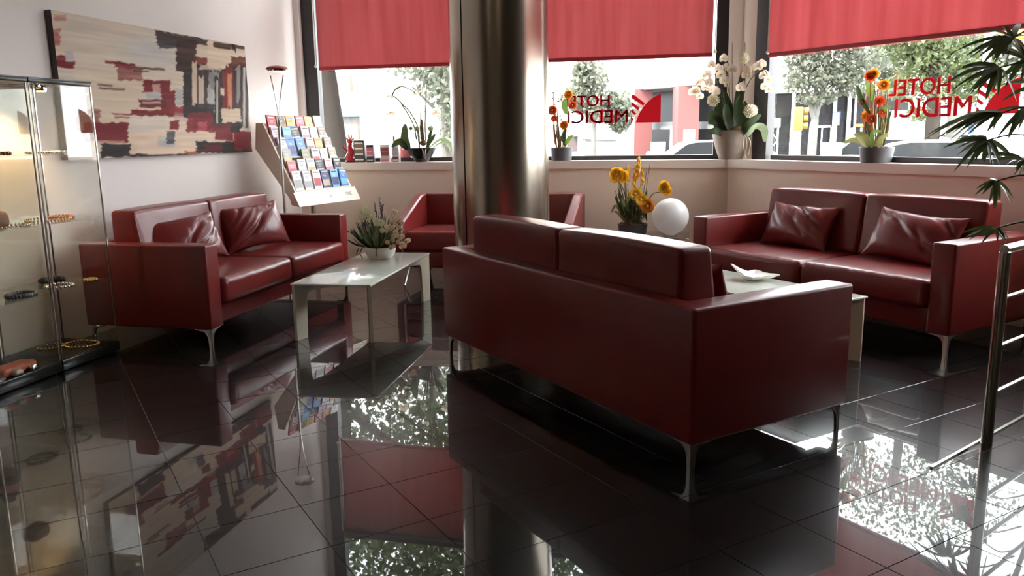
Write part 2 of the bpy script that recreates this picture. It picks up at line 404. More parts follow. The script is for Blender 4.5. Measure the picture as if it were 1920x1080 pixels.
def lettering(label, at, boxes, logo):
    t = thing('window_lettering', label, 'sign', group='red lettering on the windows')
    for w, (xl, xr, yt, yb) in boxes.items():
        A, B, C = Vector(at(xl, yb)), Vector(at(xr, yb)), Vector(at(xl, yt)); up = Vector((0, 0, 1)); dx = B-A; dx.z = 0; hh = C.z-A.z
        nrm = dx.cross(up).normalized()
        P = lambda a, b, d, A=A, dx=dx, hh=hh, nrm=nrm: A+dx*a+up*(b*hh)+nrm*(d)
        V, Fc = TXT[w]
        gw = G()                                     # drawn bold: overlaid strokes
        for du, dv in ((-.008, -.018), (.008, .018)): flat(gw, [(1-v[0]+du, v[1]+dv) for v in V], Fc, P)
        gw.build('word', decalm, t, 0)
    xl, xr, yt, yb = logo; A, B, C = Vector(at(xl, yb)), Vector(at(xr, yb)), Vector(at(xl, yt)); dx = B-A; dx.z = 0; hh = C.z-A.z
    nrm = dx.cross(Vector((0, 0, 1))).normalized()
    P = lambda a, b, d: A+dx*a+Vector((0, 0, 1))*(b*hh)+nrm*d
    q = lambda x, y: ((x-148)/349, (580-y)/348)
    arc = [q(497-292*(.62*math.cos(a)+.38*(1-2*a/math.pi)), 575-343*(.62*math.sin(a)+.38*2*a/math.pi)) for a in np.linspace(0, math.pi/2, 16)]+[q(497, 575)]
    flat(G(), arc, [tuple(range(len(arc)-1, -1, -1))], P).build('quarter_disc', decalm, t, 0)
    for pg in ([(150, 236), (178, 236), (312, 345), (290, 372), (150, 275)], [(150, 318), (250, 395), (232, 428), (150, 362)], [(148, 408), (212, 462), (193, 488), (148, 445)], [(148, 492), (178, 525), (160, 580), (148, 580)]):
        flat(G(), [q(*p) for p in pg], [tuple(range(len(pg)-1, -1, -1))], P).build('stripe', decalm, t, 0)
lettering('red mirrored lettering and quarter disc on the window right of the column', lambda x, y: at_y(x, y, YB+GL-.008),
          {'HOTEL': (1053, 1143, 180, 200.5), 'MEDICI': (1064, 1177, 208, 232)}, (1183, 1238.5, 177, 231))
lettering('larger red mirrored lettering and quarter disc on the window behind the palm', lambda x, y: at_c(x, y, KC+GL-.008),
          {'HOTEL': (1665, 1780, 151, 181), 'MEDICI': (1677, 1819, 186, 221)}, (1829, 1909, 149, 216))

# ------------------------------------------------------------------ sofas
def make_leg(g, M, sx, sy):                          # chrome angle foot: two tapered plates meeting at the corner
    prof = [(0, 0), (.015, 0), (.019, .06), (.026, .084), (.044, .102), (.10, .112), (.10, .118), (0, .118)]
    g.prism([(sx*p[0], p[1]) for p in (prof if sx > 0 else prof[::-1])], -.005, .005, M)
    M2 = M@Matrix.Rotation(math.pi/2, 4, 'Z')
    g.prism([(sy*p[0], p[1]) for p in (prof if sy > 0 else prof[::-1])], -.005, .005, M2)
def sofa(label, loc, rz, W=2.04, D=.885):
    t = thing('leather_sofa', label, 'sofa', loc, rz, 'red leather two seat sofas')
    at_, hz, z0 = .14, .635, .118
    tb_, rc, rr_ = .10, .016, .012
    xi, yi = W/2-at_, D/2-tb_
    def shell(loop, sgn):                            # rounded layers of an outline, mitred where the pieces meet
        lay = [(rr_*(1-math.sin(t)), z0+rr_*(1-math.cos(t))) for t in (0, .52, 1.05, 1.57)]+[(rr_*(1-math.sin(t)), hz-rr_*(1-math.cos(t))) for t in (1.57, 1.05, .52, 0)]
        vs, fs = [], []; n = len(loop(0))
        for dd, z in lay: vs += [(sgn*x, y, z) for x, y in loop(dd)]
        for l in range(len(lay)-1):
            for i in range(n): fs.append((l*n+i, l*n+(i+1) % n, (l+1)*n+(i+1) % n, (l+1)*n+i))
        fs += [tuple(range(n-1, -1, -1)), tuple((len(lay)-1)*n+i for i in range(n))]
        if sgn < 0: fs = [tuple(reversed(f)) for f in fs]
        return G().add(vs, fs)
    arc = lambda cx, cy, r, a0, a1, k=4: [(cx+r*math.cos(R(a0+(a1-a0)*i/k)), cy+r*math.sin(R(a0+(a1-a0)*i/k))) for i in range(k+1)]
    def arm_loop(d):
        r = max(.002, rc-d)
        return arc(xi+d+r, -D/2+d+r, r, 180, 270)+arc(W/2-d-r, -D/2+d+r, r, -90, 0)+arc(W/2-d-r, D/2-d-r, r, 0, 45)+[(xi+d, yi+d)]
    def back_loop(d):
        r = max(.002, rc-d)
        return arc(W/2-d-r, D/2-d-r, r, 45, 90)+arc(-W/2+d+r, D/2-d-r, r, 90, 135)+[(-xi-d, yi+d), (xi+d, yi+d)]
    shell(back_loop, 1).build('back_frame', leather, t, 50)
    for s in (-1, 1): shell(arm_loop, s).build('arm', leather, t, 50)
    iw = W-2*at_
    G().rbox((0, -.02, .185), (iw-.001, D-.16, .134), .012).build('seat_base', leather, t)
    cw = iw/2-.003
    def crown(w, h):
        x, y, z = w
        k = max(0, 1-(x/h[0])**2)*max(0, 1-(y/h[1])**2)
        if z > 0: z += .014*k*(z/h[2])
        if y < -h[1]*.8: z += 0
        y -= .010*max(0, 1-(x/h[0])**2)*(1 if y < 0 else 0)*(1-(z/h[2])**2)*.8
        return (x, y, z + .0022*math.sin(x*70+3*math.sin(x*20))*max(0, -y/h[1])**3*(1 if z > 0 else .5))
    for s in (-1, 1):
        G().rbox((s*(cw/2+.002), -.092, .334), (cw, D-.13, .168), .042, (36, 12, 2), 4, crown).build('seat_cushion', leather, t)
    def wedge(w, h):
        x, y, z = w; tt = (z+h[2])/(2*h[2])
        k = max(0, 1-(x/h[0])**2)*max(0, 1-(z/h[2])**2)
        if y < 0: y -= .07*(1-tt)**1.3+.012*k
        z += .008*max(0, 1-(x/h[0])**2)*(1 if z > 0 else 0)
        return (x, y, z)
    for s in (-1, 1):
        G().rbox((s*(cw/2-.022), D/2-.185, .618), (cw-.045, .17, .41), .026, (10, 2, 8), 4, wedge).build('back_cushion', leather, t)
    for sx in (-1, 1):
        for sy in (-1, 1):
            g = G(); make_leg(g, Matrix.Translation((sx*(W/2-.022), sy*(D/2-.022), 0)), -sx, -sy)
            g.build('leg', chrome, t, 0)
    return t
s1 = sofa('red leather sofa along the left wall under the painting, with two pillows', (-2.857-.4425, 5.287, 0), math.pi/2)
p = cc((2.096+4.145)/2, 2.002+.4425); s2 = sofa('nearest red leather sofa, seen from behind, in front of the steel column', p, math.atan2(E2[0], -E2[1]), 2.055)
p = cc((2.505+4.55)/2, 4.305+.4425); s3 = sofa('red leather sofa under the far right window, facing the camera', p, math.atan2(-E2[0], E2[1]), 2.04)

# tub loveseat behind the column
t = thing('leather_loveseat', 'red leather loveseat with sloping arms against the back wall behind the column', 'loveseat', (-1.735, 6.83, 0))
W, D, z0 = 1.53, .78, .16
G().rbox((0, D/2-.06, (.745+z0)/2), (W, .12, .745-z0), .02).build('back', leather, t)
for s in (-1, 1):
    g = G(); M = Matrix.Rotation(math.pi/2, 4, 'Z')
    yf, yr = -D/2, D/2-.118
    poly = [(yf, z0), (yr, z0), (yr, .745), (yr-.12, .735), (yf+.06, .558), (yf+.015, .545), (yf, .525)]
    vs = []; n = len(poly)
    for xx in (s*W/2, s*(W/2-.012), s*(W/2-.068), s*(W/2-.08)):
        ins = 0 if abs(abs(xx)-W/2) > .005 and abs(abs(xx)-(W/2-.08)) > .002 else .012
        for (y, z) in poly: vs.append((xx, y+(ins if y < -D/2+.1 else 0), z-(ins if z > .2 else 0)))
    fs = [tuple(range(n)), tuple(range(4*n-1, 3*n-1, -1))]
    for l in range(3):
        for i in range(n): fs.append((l*n+i, (l+1)*n+i, (l+1)*n+(i+1) % n, l*n+(i+1) % n))
    if s < 0: fs = [tuple(reversed(f)) for f in fs]
    g.add(vs, fs).build('arm', leather, t, 30)
G().rbox((0, -.05, .23), (W-.162, D-.13, .14), .015).build('seat_base', leather, t)
G().rbox((0, -.065, .38), (W-.166, D-.14, .17), .035, (8, 6, 1), 4, lambda w, h: (w[0], w[1], w[2]+(.015*(1-(w[0]/h[0])**2)*(1-(w[1]/h[1])**2) if w[2] > 0 else 0))).build('seat_cushion', leather, t)
for sx in (-1, 1):
    for sy in (-1, 1):
        G().tube([(sx*(W/2-.09), sy*(D/2-.09), .16), (sx*(W/2-.06), sy*(D/2-.05), 0)], [.022, .012], 10).build('leg', chrome, t)

# pillows with pointed corners and creases
def pillow(label, loc, rz, tilt, roll=0., W=.50, Hh=.34, T=.085, seed=0):
    rr = np.random.RandomState(seed); n = 44; m = 30; g = G(); ph = rr.rand(8)*6.28
    sg_ = 1 if seed in (3, 4) else -1
    rid = [(1.0, rr.uniform(.35, 1.1)*sg_, rr.uniform(-1.1, 1.1), rr.uniform(.006, .013), rr.uniform(.045, .10), 1 if k_ < 7 else -1) for k_ in range(10)]
    vs, fs, idx = [], [], {}
    for sd in (1, -1):
        for i in range(n+1):
            for j in range(m+1):
                u, v = 2*i/n-1, 2*j/m-1
                edge = i in (0, n) or j in (0, m)
                if sd < 0 and edge: idx[(sd, i, j)] = idx[(1, i, j)]; continue
                e = (1-u*u)**.55*(1-v*v)**.55
                x = W/2*u*(1-.075*(1-v*v)*abs(u)**4); z = Hh/2*v*(1-.13*(1-u*u)*abs(v)**4)
                cr = abs(u*v)
                wr = 0
                for (ca1, ca2, off, amp, wd, top) in rid:
                    q = ca1*u+ca2*v-off+.10*math.sin(3*v+off*9)
                    wr -= amp*math.exp(-(q/wd)**2)*max(0, min(1, (v*top+.55)))
                wr += .0025*math.sin(5*u+4*v+ph[0])+.0018*math.sin(13*u-9*v+ph[2])*cr
                y = sd*(T*e + wr*min(1, 2.2*e)) + .02*(math.sin(2.2*u+ph[4]))*.5
                idx[(sd, i, j)] = len(vs); vs.append((x, -y, z))
    for sd in (1, -1):
        for i in range(n):
            for j in range(m):
                q = (idx[(sd, i, j)], idx[(sd, i+1, j)], idx[(sd, i+1, j+1)], idx[(sd, i, j+1)])
                fs.append(q if sd > 0 else tuple(reversed(q)))
    M = Matrix.Rotation(tilt, 4, 'X')@Matrix.Rotation(roll, 4, 'Y')
    o = g.add(vs, fs, 0, M).build('leather_pillow', leather, None, 60)
    z = min(v.co.z for v in o.data.vertices); o.location = (loc[0], loc[1], loc[2]-z-.008); o.rotation_euler = (0, 0, rz)
    return tag(o, label, 'pillow', 'red leather pillows')
def on_sofa(s, lx, ly, dz=.424): M = Matrix.Translation(s.location)@Matrix.Rotation(s.rotation_euler.z, 4, 'Z'); return M@Vector((lx, ly, dz))
ps = s1.rotation_euler.z
pillow('red leather pillow half hidden behind the near arm of the left sofa', on_sofa(s1, -.47, .06), ps-R(20), R(-24), R(-4), .56, .34, seed=1)
pillow('shiny creased red leather pillow at the far end of the left sofa', on_sofa(s1, .34, .03), ps-R(25), R(-22), R(-4), .58, .36, .10, 2)
ps = s3.rotation_euler.z
pillow('red leather pillow on the left seat of the right sofa', on_sofa(s3, -.44, .05), ps+R(4), R(-26), R(2), .57, .345, .09, 3)
pillow('red leather pillow beside the right arm of the right sofa', on_sofa(s3, .46, .04), ps-R(2), R(-28), R(3), .62, .35, .09, 4)
ps = s2.rotation_euler.z
pillow('red leather pillow leaning inside the nearest sofa, only its edge showing', on_sofa(s2, -.565, .04), ps-R(4), R(-16), 0, .50, .33, .07, 5)

# ------------------------------------------------------------------ coffee tables on crossed diagonal panel legs
def table(label, loc, rz, W, L):
    t = thing('coffee_table', label, 'table', loc, rz, 'glass topped coffee tables')
    G().rbox((0, 0, .362), (W, L, .012), .003, seg=2).build('glass_top', frost, t)
    lx, ly = W/2-.012, L/2-.012; dl = math.hypot(lx, ly)
    for sx, sy in ((-1, -1), (1, -1), (1, 1), (-1, 1)):
        a = math.atan2(sy*ly, sx*lx); M = Matrix.Rotation(a, 4, 'Z')
        G().prism([(dl, 0), (dl, .3555), (.02, .3555), (.02, .305), (dl-.125, .295), (dl-.105, .265), (dl-.092, 0)], -.011, .011, M).build('leg', cream, t, 0)
    return t
tb1 = table('frosted glass coffee table by the left sofa, carrying a bowl of flowers', (-2.236, 5.235, 0), R(3.2), .525, 1.37)
tb2 = table('frosted glass coffee table between the nearest and right sofas, carrying a white dish', cc(3.41, 3.602), math.atan2(E1[1], E1[0])-math.pi/2, .53, 1.39)

# white square dish with waved rim and one curled corner
g = G(); nn = 20; vs, fs = [], []
for lay in (0, 1):
    for i in range(nn+1):
        for j in range(nn+1):
            u, v = 2*i/nn-1, 2*j/nn-1; m_ = max(abs(u), abs(v)); c4 = abs(u*v)
            z = .012+.030*m_**2.2+.007*math.cos(2*math.pi*(u+v)/2)*m_**3-.012*c4+.085*max(0, (-u+v)/2-.30)**1.2
            f = 1-.10*(1-c4)*m_**4
            vs.append((u*.105*f+.02*max(0, (-u+v)/2-.6), v*.105*f, z-(.006 if lay else 0)))
N_ = (nn+1)*(nn+1)
for i in range(nn):
    for j in range(nn):
        a = i*(nn+1)+j; q = (a, a+nn+1, a+nn+2, a+1); fs += [q, tuple(x+N_ for x in reversed(q))]
ed = [i*(nn+1) for i in range(nn+1)]+[nn*(nn+1)+j for j in range(1, nn+1)]+[i*(nn+1)+nn for i in range(nn-1, -1, -1)]+[j for j in range(nn-1, 0, -1)]
for k in range(len(ed)): a, b = ed[k], ed[(k+1) % len(ed)]; fs.append((b, a, a+N_, b+N_))
g.add(vs, fs); g.lathe([(.05, 0), (.056, .012), (.05, .016)], 24)
bowl = g.build('ceramic_dish', white, None, 60, at_z(1414, 524, .3685), R(38))
tag(bowl, 'white square ceramic dish with a curled corner on the right coffee table', 'dish')

# side table of glass with globe lamp
sp = at_y(1290, 437, 7.0); zt = .392
st = thing('side_table', 'low glass side table in the corner under the globe lamp', 'table', (sp[0]-.36, 7.05, 0))
G().rbox((0, 0, zt-.006), (.74, .50, .012), .003, seg=1).build('glass_top', glass('side_glass', (.80, .84, .82), 1.5), st, 0)
for sx in (-1, 1):
    G().box((sx*.34, 0, (zt-.012)/2), (.012, .46, zt-.0125)).build('side_panel', glass('side_glass2', (.72, .76, .74), 1.5), st, 0)
G().box((0, 0, .12), (.66, .44, .012)).build('shelf', MATS['side_glass'], st, 0)
gp = at_y(1257, 410, 7.02)
gl = thing('globe_lamp', 'white glass globe lamp on the side table right of the yellow poppies', 'lamp', (gp[0], 7.02, zt))
G().lathe([(.055, 0), (.06, .004), (.055, .012)], 24).build('base_ring', chrome, gl)
G().ball((0, 0, .163), .155, 36, 24).build('globe', mat('opal_glass', (.86, .84, .82), .25, trans=.35), gl, 80)

# floor lamp with two bowed rods and a small reflector head
fy = 6.36; fp = at_y(534, 395, fy)
fl_ = thing('floor_lamp', 'slender chrome floor lamp with red rimmed head beside the brochure stand', 'lamp', (fp[0], fy, 0))
G().lathe([(.13, 0), (.13, .012), (.115, .018), (.014, .022)], 28).build('base', chrome, fl_)
zz = at_y(525, 237, fy)[2]
G().tube([(0, 0, .02), (0, 0, zz)], .011, 10).build('pole', mat('satin_steel', (.5, .47, .44), .35, metal=1), fl_)
for q in ((507, 141), (531, 141)):
    e = at_y(*q, fy); b = Vector((0, 0, zz)); E_ = Vector((e[0]-fp[0], 0, e[2])); md = (b+E_)/2+Vector((.012*(1 if q[0] < 520 else -1), 0, 0))
    G().tube([b, b.lerp(md, .5)+Vector((.004, 0, 0)), md, md.lerp(E_, .5), E_], .0045, 6).build('rod', chrome, fl_)
hd = at_y(519, 131, fy)
G().lathe([(.02, -.022), (.075, -.012), (.086, 0), (.08, .006)], 24, (hd[0]-fp[0], 0, hd[2])).build('reflector', chrome, fl_)
G().lathe([(.088, 0), (.09, .008), (.07, .022), (.02, .03)], 24, (hd[0]-fp[0], 0, hd[2]+.004)).build('shade_cap', mat('red_cap', (.35, .06, .05), .35), fl_)

# railing
rp = at_z(1849, 838, 0); rd = Vector((d_[0], d_[1], 0)); rl = thing('stair_railing', 'stainless steel railing at the right edge, in front of the right sofa', 'railing', (rp[0], rp[1], 0), math.atan2(rd.y, rd.x))
zr = .80
G().tube([(0, 0, 0), (0, 0, zr-.012)], .0215, 14).build('post', railsteel, rl)
G().tube([(1.55, 0, 0), (1.55, 0, zr-.012)], .0215, 14).build('post', railsteel, rl)
G().tube([(-.015, 0, zr), (1.6, 0, zr)], .019, 14).build('handrail', railsteel, rl)
for z in (.605, .412, .222): G().tube([(.018, 0, z), (1.53, 0, z)], .0085, 10).build('bar', railsteel, rl)

# ------------------------------------------------------------------ abstract canvas on the left wall
PX_ = WX+.045
tl, tr, br, bl_ = at_x(95, 18, PX_), at_x(460, 87, PX_), at_x(471.5, 285, PX_), at_x(192, 296.5, PX_)
py0, py1, pz0, pz1 = tl[1], (tr[1]+br[1])/2, (br[2]+bl_[2])/2, (tl[2]+tr[2])/2
pt = thing('abstract_painting', 'wide abstract canvas in cream, dark red and black on the left wall', 'painting', (PX_, (py0+py1)/2, pz0))
NW, NH = 300, 126
def smooth_noise(h, w, fh, fw, rs):
    a = rs.rand(fh+2, fw+2); yy = np.linspace(0, fh, h); xx = np.linspace(0, fw, w)
    y0, x0 = yy.astype(int), xx.astype(int); fy_, fx_ = (yy-y0)[:, None], (xx-x0)[None]
    return (a[y0][:, x0]*(1-fy_)*(1-fx_)+a[y0+1][:, x0]*fy_*(1-fx_)+a[y0][:, x0+1]*(1-fy_)*fx_+a[y0+1][:, x0+1]*fy_*fx_)
rs = np.random.RandomState(3)
img = np.zeros((NH+1, NW+1, 3)); vv, uu = np.mgrid[0:1:(NH+1)*1j, 0:1:(NW+1)*1j]
nzA = smooth_noise(NH+1, NW+1, 6, 7, rs)[..., None]; nzB = smooth_noise(NH+1, NW+1, 60, 9, rs)[..., None]; nzC = smooth_noise(NH+1, NW+1, 9, 60, rs)[..., None]
img[:] = (np.array([216, 192, 166])*(1-nzA)+np.array([204, 182, 162])*nzA)
gm = np.exp(-((uu-.42)/.2)**2-((vv-.18)/.16)**2)[..., None]; img = img*(1-gm*.8)+np.array([190, 188, 186])*gm*.8
gm = np.exp(-((uu-.1)/.1)**2-((vv-.1)/.3)**2)[..., None]; img = img*(1-gm*.5)+np.array([196, 184, 178])*gm*.5
img += (nzB-.5)*22
jag = {'h': (smooth_noise(NH+1, NW+1, 100, 3, rs)-.5, smooth_noise(NH+1, NW+1, 10, 50, rs)-.5), 'v': (smooth_noise(NH+1, NW+1, 40, 10, rs)-.5, smooth_noise(NH+1, NW+1, 3, 90, rs)-.5)}
def cuv(x, y):
    p = at_x(x/3, y/3, PX_); return (p[1]-py0)/(py1-py0), (pz1-p[2])/(pz1-pz0)
def stroke(x0, y0, x1, y1, col, op=.95, d='h', j=1.0, tilt=0):
    global img
    P = [cuv(x0, y0), cuv(x1, y0+tilt), cuv(x1, y1+tilt), cuv(x0, y1)]
    ju, jv = jag[d]; U = uu+ju*(.020 if d == 'h' else .008)*j; V = vv+jv*(.02 if d == 'h' else .10)*j
    m = np.ones_like(uu)*9.
    for k in range(4):
        (ax, ay), (bx, by) = P[k], P[(k+1) % 4]; L = math.hypot(bx-ax, by-ay)
        m = np.minimum(m, ((bx-ax)*(V-ay)-(by-ay)*(U-ax))/L)
    a = np.clip(m*150+.5, 0, 1)*op; st = (nzB if d == 'h' else nzC)[..., 0]
    a *= np.clip(1.25-.75*st*(1.4-op), 0, 1); c = np.array(col)+((st-.5)*26)[..., None]
    img = img*(1-a[..., None])+c*a[..., None]
CR, DR, BK, BR_, GY, LR = (212, 188, 165), (112, 24, 30), (38, 28, 28), (84, 48, 40), (168, 166, 168), (150, 52, 52)
for a in [(300, 80, 370, 120, LR, .45), (296, 165, 345, 255, LR, .6), (312, 340, 415, 378, DR, .95), (305, 310, 360, 375, DR, .9), (362, 285, 410, 340, GY, .8), (330, 395, 420, 440, (190, 180, 175), .6),
          (590, 338, 760, 352, DR, .9, 'h', .6, 22), (640, 350, 735, 378, DR, .9, 'h', 1, 8), (660, 372, 800, 452, (128, 60, 58), .75), (730, 372, 925, 384, BR_, .9, 'h', .3, 14), (750, 396, 835, 404, BR_, .9, 'h', .3, 4),
          (548, 470, 630, 480, BR_, .8, 'h', .3, 6), (555, 490, 700, 500, BR_, .85, 'h', .3, 8),
          (803, 450, 955, 522, DR, .95), (855, 470, 900, 530, CR, .7), (818, 524, 930, 556, GY, .8), (905, 510, 985, 640, DR, .92), (786, 560, 935, 604, (96, 28, 32), .9), (735, 618, 985, 652, DR, .95), (800, 572, 905, 582, (200, 170, 160), .9, 'h', .4),
          (985, 500, 1045, 592, (176, 170, 168), .9), (950, 600, 1085, 655, (130, 30, 36), .9), (975, 640, 1070, 685, (170, 140, 138), .7), (955, 680, 1005, 732, DR, .9),
          (630, 636, 740, 644, DR, .9, 'h', .4, 6), (640, 654, 800, 662, DR, .85, 'h', .4, 6),
          (425, 615, 560, 745, (120, 60, 52), .7), (470, 690, 722, 800, DR, .95), (570, 806, 775, 884, BK, .96), (500, 790, 700, 806, (190, 150, 130), .8, 'h', .4),
          (722, 652, 940, 740, (208, 192, 178), .9), (735, 738, 1110, 868, (210, 184, 160), .95), (890, 765, 985, 825, GY, .7), (938, 740, 985, 806, (52, 54, 58), .8),
          (770, 866, 1060, 886, BK, .95), (1040, 850, 1110, 872, (150, 60, 36), .8),
          (878, 170, 1170, 236, (60, 48, 46), .95, 'h', 1, 52), (890, 205, 1010, 270, (64, 56, 58), .9), (990, 228, 1110, 400, (58, 36, 32), .95), (1030, 390, 1110, 660, BK, .96), (1090, 320, 1168, 362, (110, 40, 36), .85),
          (1085, 362, 1390, 720, (44, 30, 28), .93, 'v', .3), (1100, 250, 1170, 320, (206, 184, 162), .95), (1165, 226, 1285, 385, (210, 188, 164), .96), (1200, 236, 1382, 268, (58, 36, 30), .9, 'h', .5, 24), (1300, 274, 1382, 322, (206, 190, 172), .95), (1308, 262, 1326, 300, BK, .9, 'v'), (1300, 320, 1390, 372, (92, 50, 38), .9),
          (1080, 352, 1108, 592, (208, 184, 160), .92, 'v', .5), (1116, 430, 1146, 602, (198, 176, 154), .9, 'v', .5), (1120, 362, 1240, 392, (196, 176, 158), .85), (1175, 395, 1240, 500, (150, 144, 144), .8, 'v'), (1165, 498, 1212, 645, (176, 172, 168), .9, 'v'), (1206, 420, 1252, 682, BK, .9, 'v'), (1216, 450, 1226, 690, (210, 196, 178), .9, 'v', .2),
          (1250, 388, 1316, 612, (118, 28, 28), .92, 'v'), (1280, 430, 1306, 612, (190, 128, 88), .9, 'v'), (1240, 495, 1262, 535, CR, .9, 'v', .3), (1320, 378, 1352, 560, (150, 144, 140), .8, 'v'), (1312, 392, 1330, 700, BK, .8, 'v', .3), (1366, 378, 1398, 736, (184, 178, 172), .9, 'v', .4), (1380, 300, 1396, 720, BK, .8, 'v', .2),
          (1090, 585, 1205, 650, BK, .9), (1050, 635, 1195, 742, (120, 28, 34), .93), (1112, 686, 1165, 738, (176, 72, 84), .85), (1245, 612, 1355, 690, (206, 182, 158), .92), (1195, 700, 1312, 792, (104, 26, 28), .93), (1300, 690, 1352, 745, BK, .95), (1316, 738, 1415, 850, (126, 22, 28), .95),
          (1105, 795, 1320, 860, BK, .96), (1150, 812, 1250, 850, (96, 24, 28), .85), (1040, 742, 1212, 792, (210, 186, 164), .95), (1200, 786, 1268, 800, (200, 170, 156), .9, 'h', .4), (1250, 845, 1418, 862, BK, .9)]:
    stroke(*a)
lin = lambda c: np.where(c <= .04045, c/12.92, ((c+.055)/1.055)**2.4)
cols = lin(np.clip(img/255, 0, 1)*1.0)
yy_, zz_ = py0+(py1-py0)*uu-(py0+py1)/2, pz1-(pz1-pz0)*vv-pz0
V = np.stack([np.full_like(yy_, .0006), yy_, zz_], -1).reshape(-1, 3)
ii = np.arange((NH+1)*(NW+1)).reshape(NH+1, NW+1)
Fq = np.stack([ii[1:, :-1], ii[1:, 1:], ii[:-1, 1:], ii[:-1, :-1]], -1).reshape(-1, 4)
g = G(); g.v = [tuple(x) for x in V]; g.f = [tuple(int(k) for k in f) for f in Fq]; g.m = [0]*len(g.f)
pm = bpy.data.materials.new('painted_canvas'); pm.use_nodes = True; at_n = pm.node_tree.nodes.new('ShaderNodeAttribute'); at_n.attribute_name = 'print'
pm.node_tree.links.new(at_n.outputs['Color'], pm.node_tree.nodes['Principled BSDF'].inputs['Base Color']); pm.node_tree.nodes['Principled BSDF'].inputs['Roughness'].default_value = .7; pm.node_tree.nodes['Principled BSDF'].inputs['Specular IOR Level'].default_value = .2
cv = g.build('painted_canvas', pm, pt, 0)
ca_ = cv.data.color_attributes.new('print', 'FLOAT_COLOR', 'POINT')
ca_.data.foreach_set('color', np.concatenate([cols.reshape(-1, 3), np.ones(((NH+1)*(NW+1), 1))], 1).astype(np.float32).ravel())
G().box((-.0215, 0, (pz1-pz0)/2), (.043, py1-py0, pz1-pz0)).build('stretcher', mat('canvas_edge', (.07, .05, .055), .7), pt, 0)

# ------------------------------------------------------------------ glass display cabinets
VX0, VX1 = -3.82, -3.42
brass = mat('warm_gold', (.75, .52, .22), .25, metal=1); silver = mat('silver_jewel', (.8, .78, .74), .18, metal=1)
def cabinet(label, y0, y1, lit):
    t = thing('display_cabinet', label, 'display cabinet', ((VX0+VX1)/2, (y0+y1)/2, 0), 0, 'glass display cabinets')
    w, d = y1-y0, VX1-VX0
    G().rbox((0, 0, .034), (d+.01, w-.004, .06), .006, seg=1).build('base', blackm, t)
    G().rbox((0, 0, 1.583), (d+.01, w-.004, .028), .004, seg=1).build('top', blackm, t)
    for nm, c, s in (('front_door', (d/2-.004, 0, .816), (.005, w-.03, 1.50)), ('back_pane', (-d/2+.004, 0, .816), (.005, w-.03, 1.50)), ('side_pane', (0, w/2-.006, .816), (d-.03, .005, 1.50)), ('side_pane', (0, -w/2+.006, .816), (d-.03, .005, 1.50))):
        G().box(c, s).build(nm, vitglass, t, 0)
    for sx in (-1, 1):
        for sy in (-1, 1): G().tube([(sx*(d/2-.006), sy*(w/2-.008), .064), (sx*(d/2-.006), sy*(w/2-.008), 1.569)], .0058, 6).build('corner_post', railsteel, t)
    for z in (.445, .820, 1.192): G().box((-.004, 0, z), (d-.03, w-.035, .007)).build('glass_shelf', vitglass, t, 0)
    lm = mat('lit_halogen', (1, .72, .35), emit=14.) if lit else chrome
    G().lathe([(.030, 0), (.030, .02), (.02, .028)], 20, (.02, .05, 1.541)).build('lamp_housing', chrome, t)
    G().lathe([(.024, -.003), (.024, 0)], 20, (.02, .05, 1.5405)).build('lamp_bulb', lm, t)
    G().lathe([(.012, 0), (.014, .01), (.008, .014)], 16, M=Matrix.Translation((d/2+.002, -w/2+.06, 1.55))@Matrix.Rotation(math.pi/2, 4, 'Y')).build('lock', chrome, t)
    if lit:
        L = bpy.data.lights.new('cabinet_bulb', 'SPOT'); L.energy = 14; L.color = (1, .66, .30); L.spot_size = R(120); L.spot_blend = .6; L.shadow_soft_size = .02
        lo = bpy.data.objects.new('cabinet_bulb', L); COL.objects.link(lo); lo.parent = t; lo.location = (.02, .05, 1.53); lo.rotation_euler = (R(-12), R(14), 0)
    return t
cabA = cabinet('glass display cabinet nearest the left sofa, with jewellery on its shelves and a lit halogen', 3.685, 4.15, True)
cabB = cabinet('glass display cabinet cut by the left edge, holding a pouch and an orange case', 3.205, 3.68, False)
def chain(name, label, x, y, z, rx, ry, m, n=22, b=.006, cat='jewellery', grp=None):
    g = G(); b *= 1.35
    for k in range(n):
        w = 2*math.pi*k/n; g.ball((rx*math.cos(w), ry*math.sin(w)*(1+.08*math.sin(3*w)), b), b, 6, 4)
    return tag(g.build(name, m, None, 60, (x, y, z), random.uniform(-.5, .5)), label, cat, grp)
sh = {1: 1.1956, 2: .8236, 3: .4486, 0: .0642}
jw = 'jewellery in the display cabinets'
chain('bead_necklace', 'silver bead necklace on the top shelf of the right cabinet', -3.56, 3.93, sh[1], .10, .12, silver, 30, .006, grp=jw)
chain('bead_necklace', 'brown and silver bead strand on the top shelf of the left cabinet', -3.55, 3.45, sh[1], .09, .15, mat('bronze_bead', (.35, .2, .1), .3, metal=1), 34, .008, grp=jw)
chain('bead_necklace', 'pale gold necklace spread on the middle shelf of the right cabinet', -3.58, 3.88, sh[2], .10, .14, brass, 36, .005, grp=jw)
chain('bead_necklace', 'rosy bead string at the right end of the middle shelf', -3.62, 4.03, sh[2], .07, .06, mat('rose_bead', (.5, .22, .16), .3), 22, .006, grp=jw)
chain('bead_necklace', 'silver chain by the brown pouch on the middle shelf', -3.50, 3.56, sh[2], .04, .10, silver, 26, .005, grp=jw)
chain('bead_necklace', 'sparkling silver bracelets on the low shelf of the right cabinet', -3.52, 3.84, sh[3], .07, .07, silver, 20, .007, grp=jw)
chain('bead_necklace', 'dark stone bracelet at the back of the low shelf of the right cabinet', -3.68, 3.97, sh[3], .05, .06, blackm, 14, .011, grp=jw)
chain('bead_necklace', 'grey ring shaped collar lying on the low shelf of the left cabinet', -3.50, 3.55, sh[3], .06, .075, mat('grey_collar', (.12, .13, .15), .4), 30, .010, grp=jw)
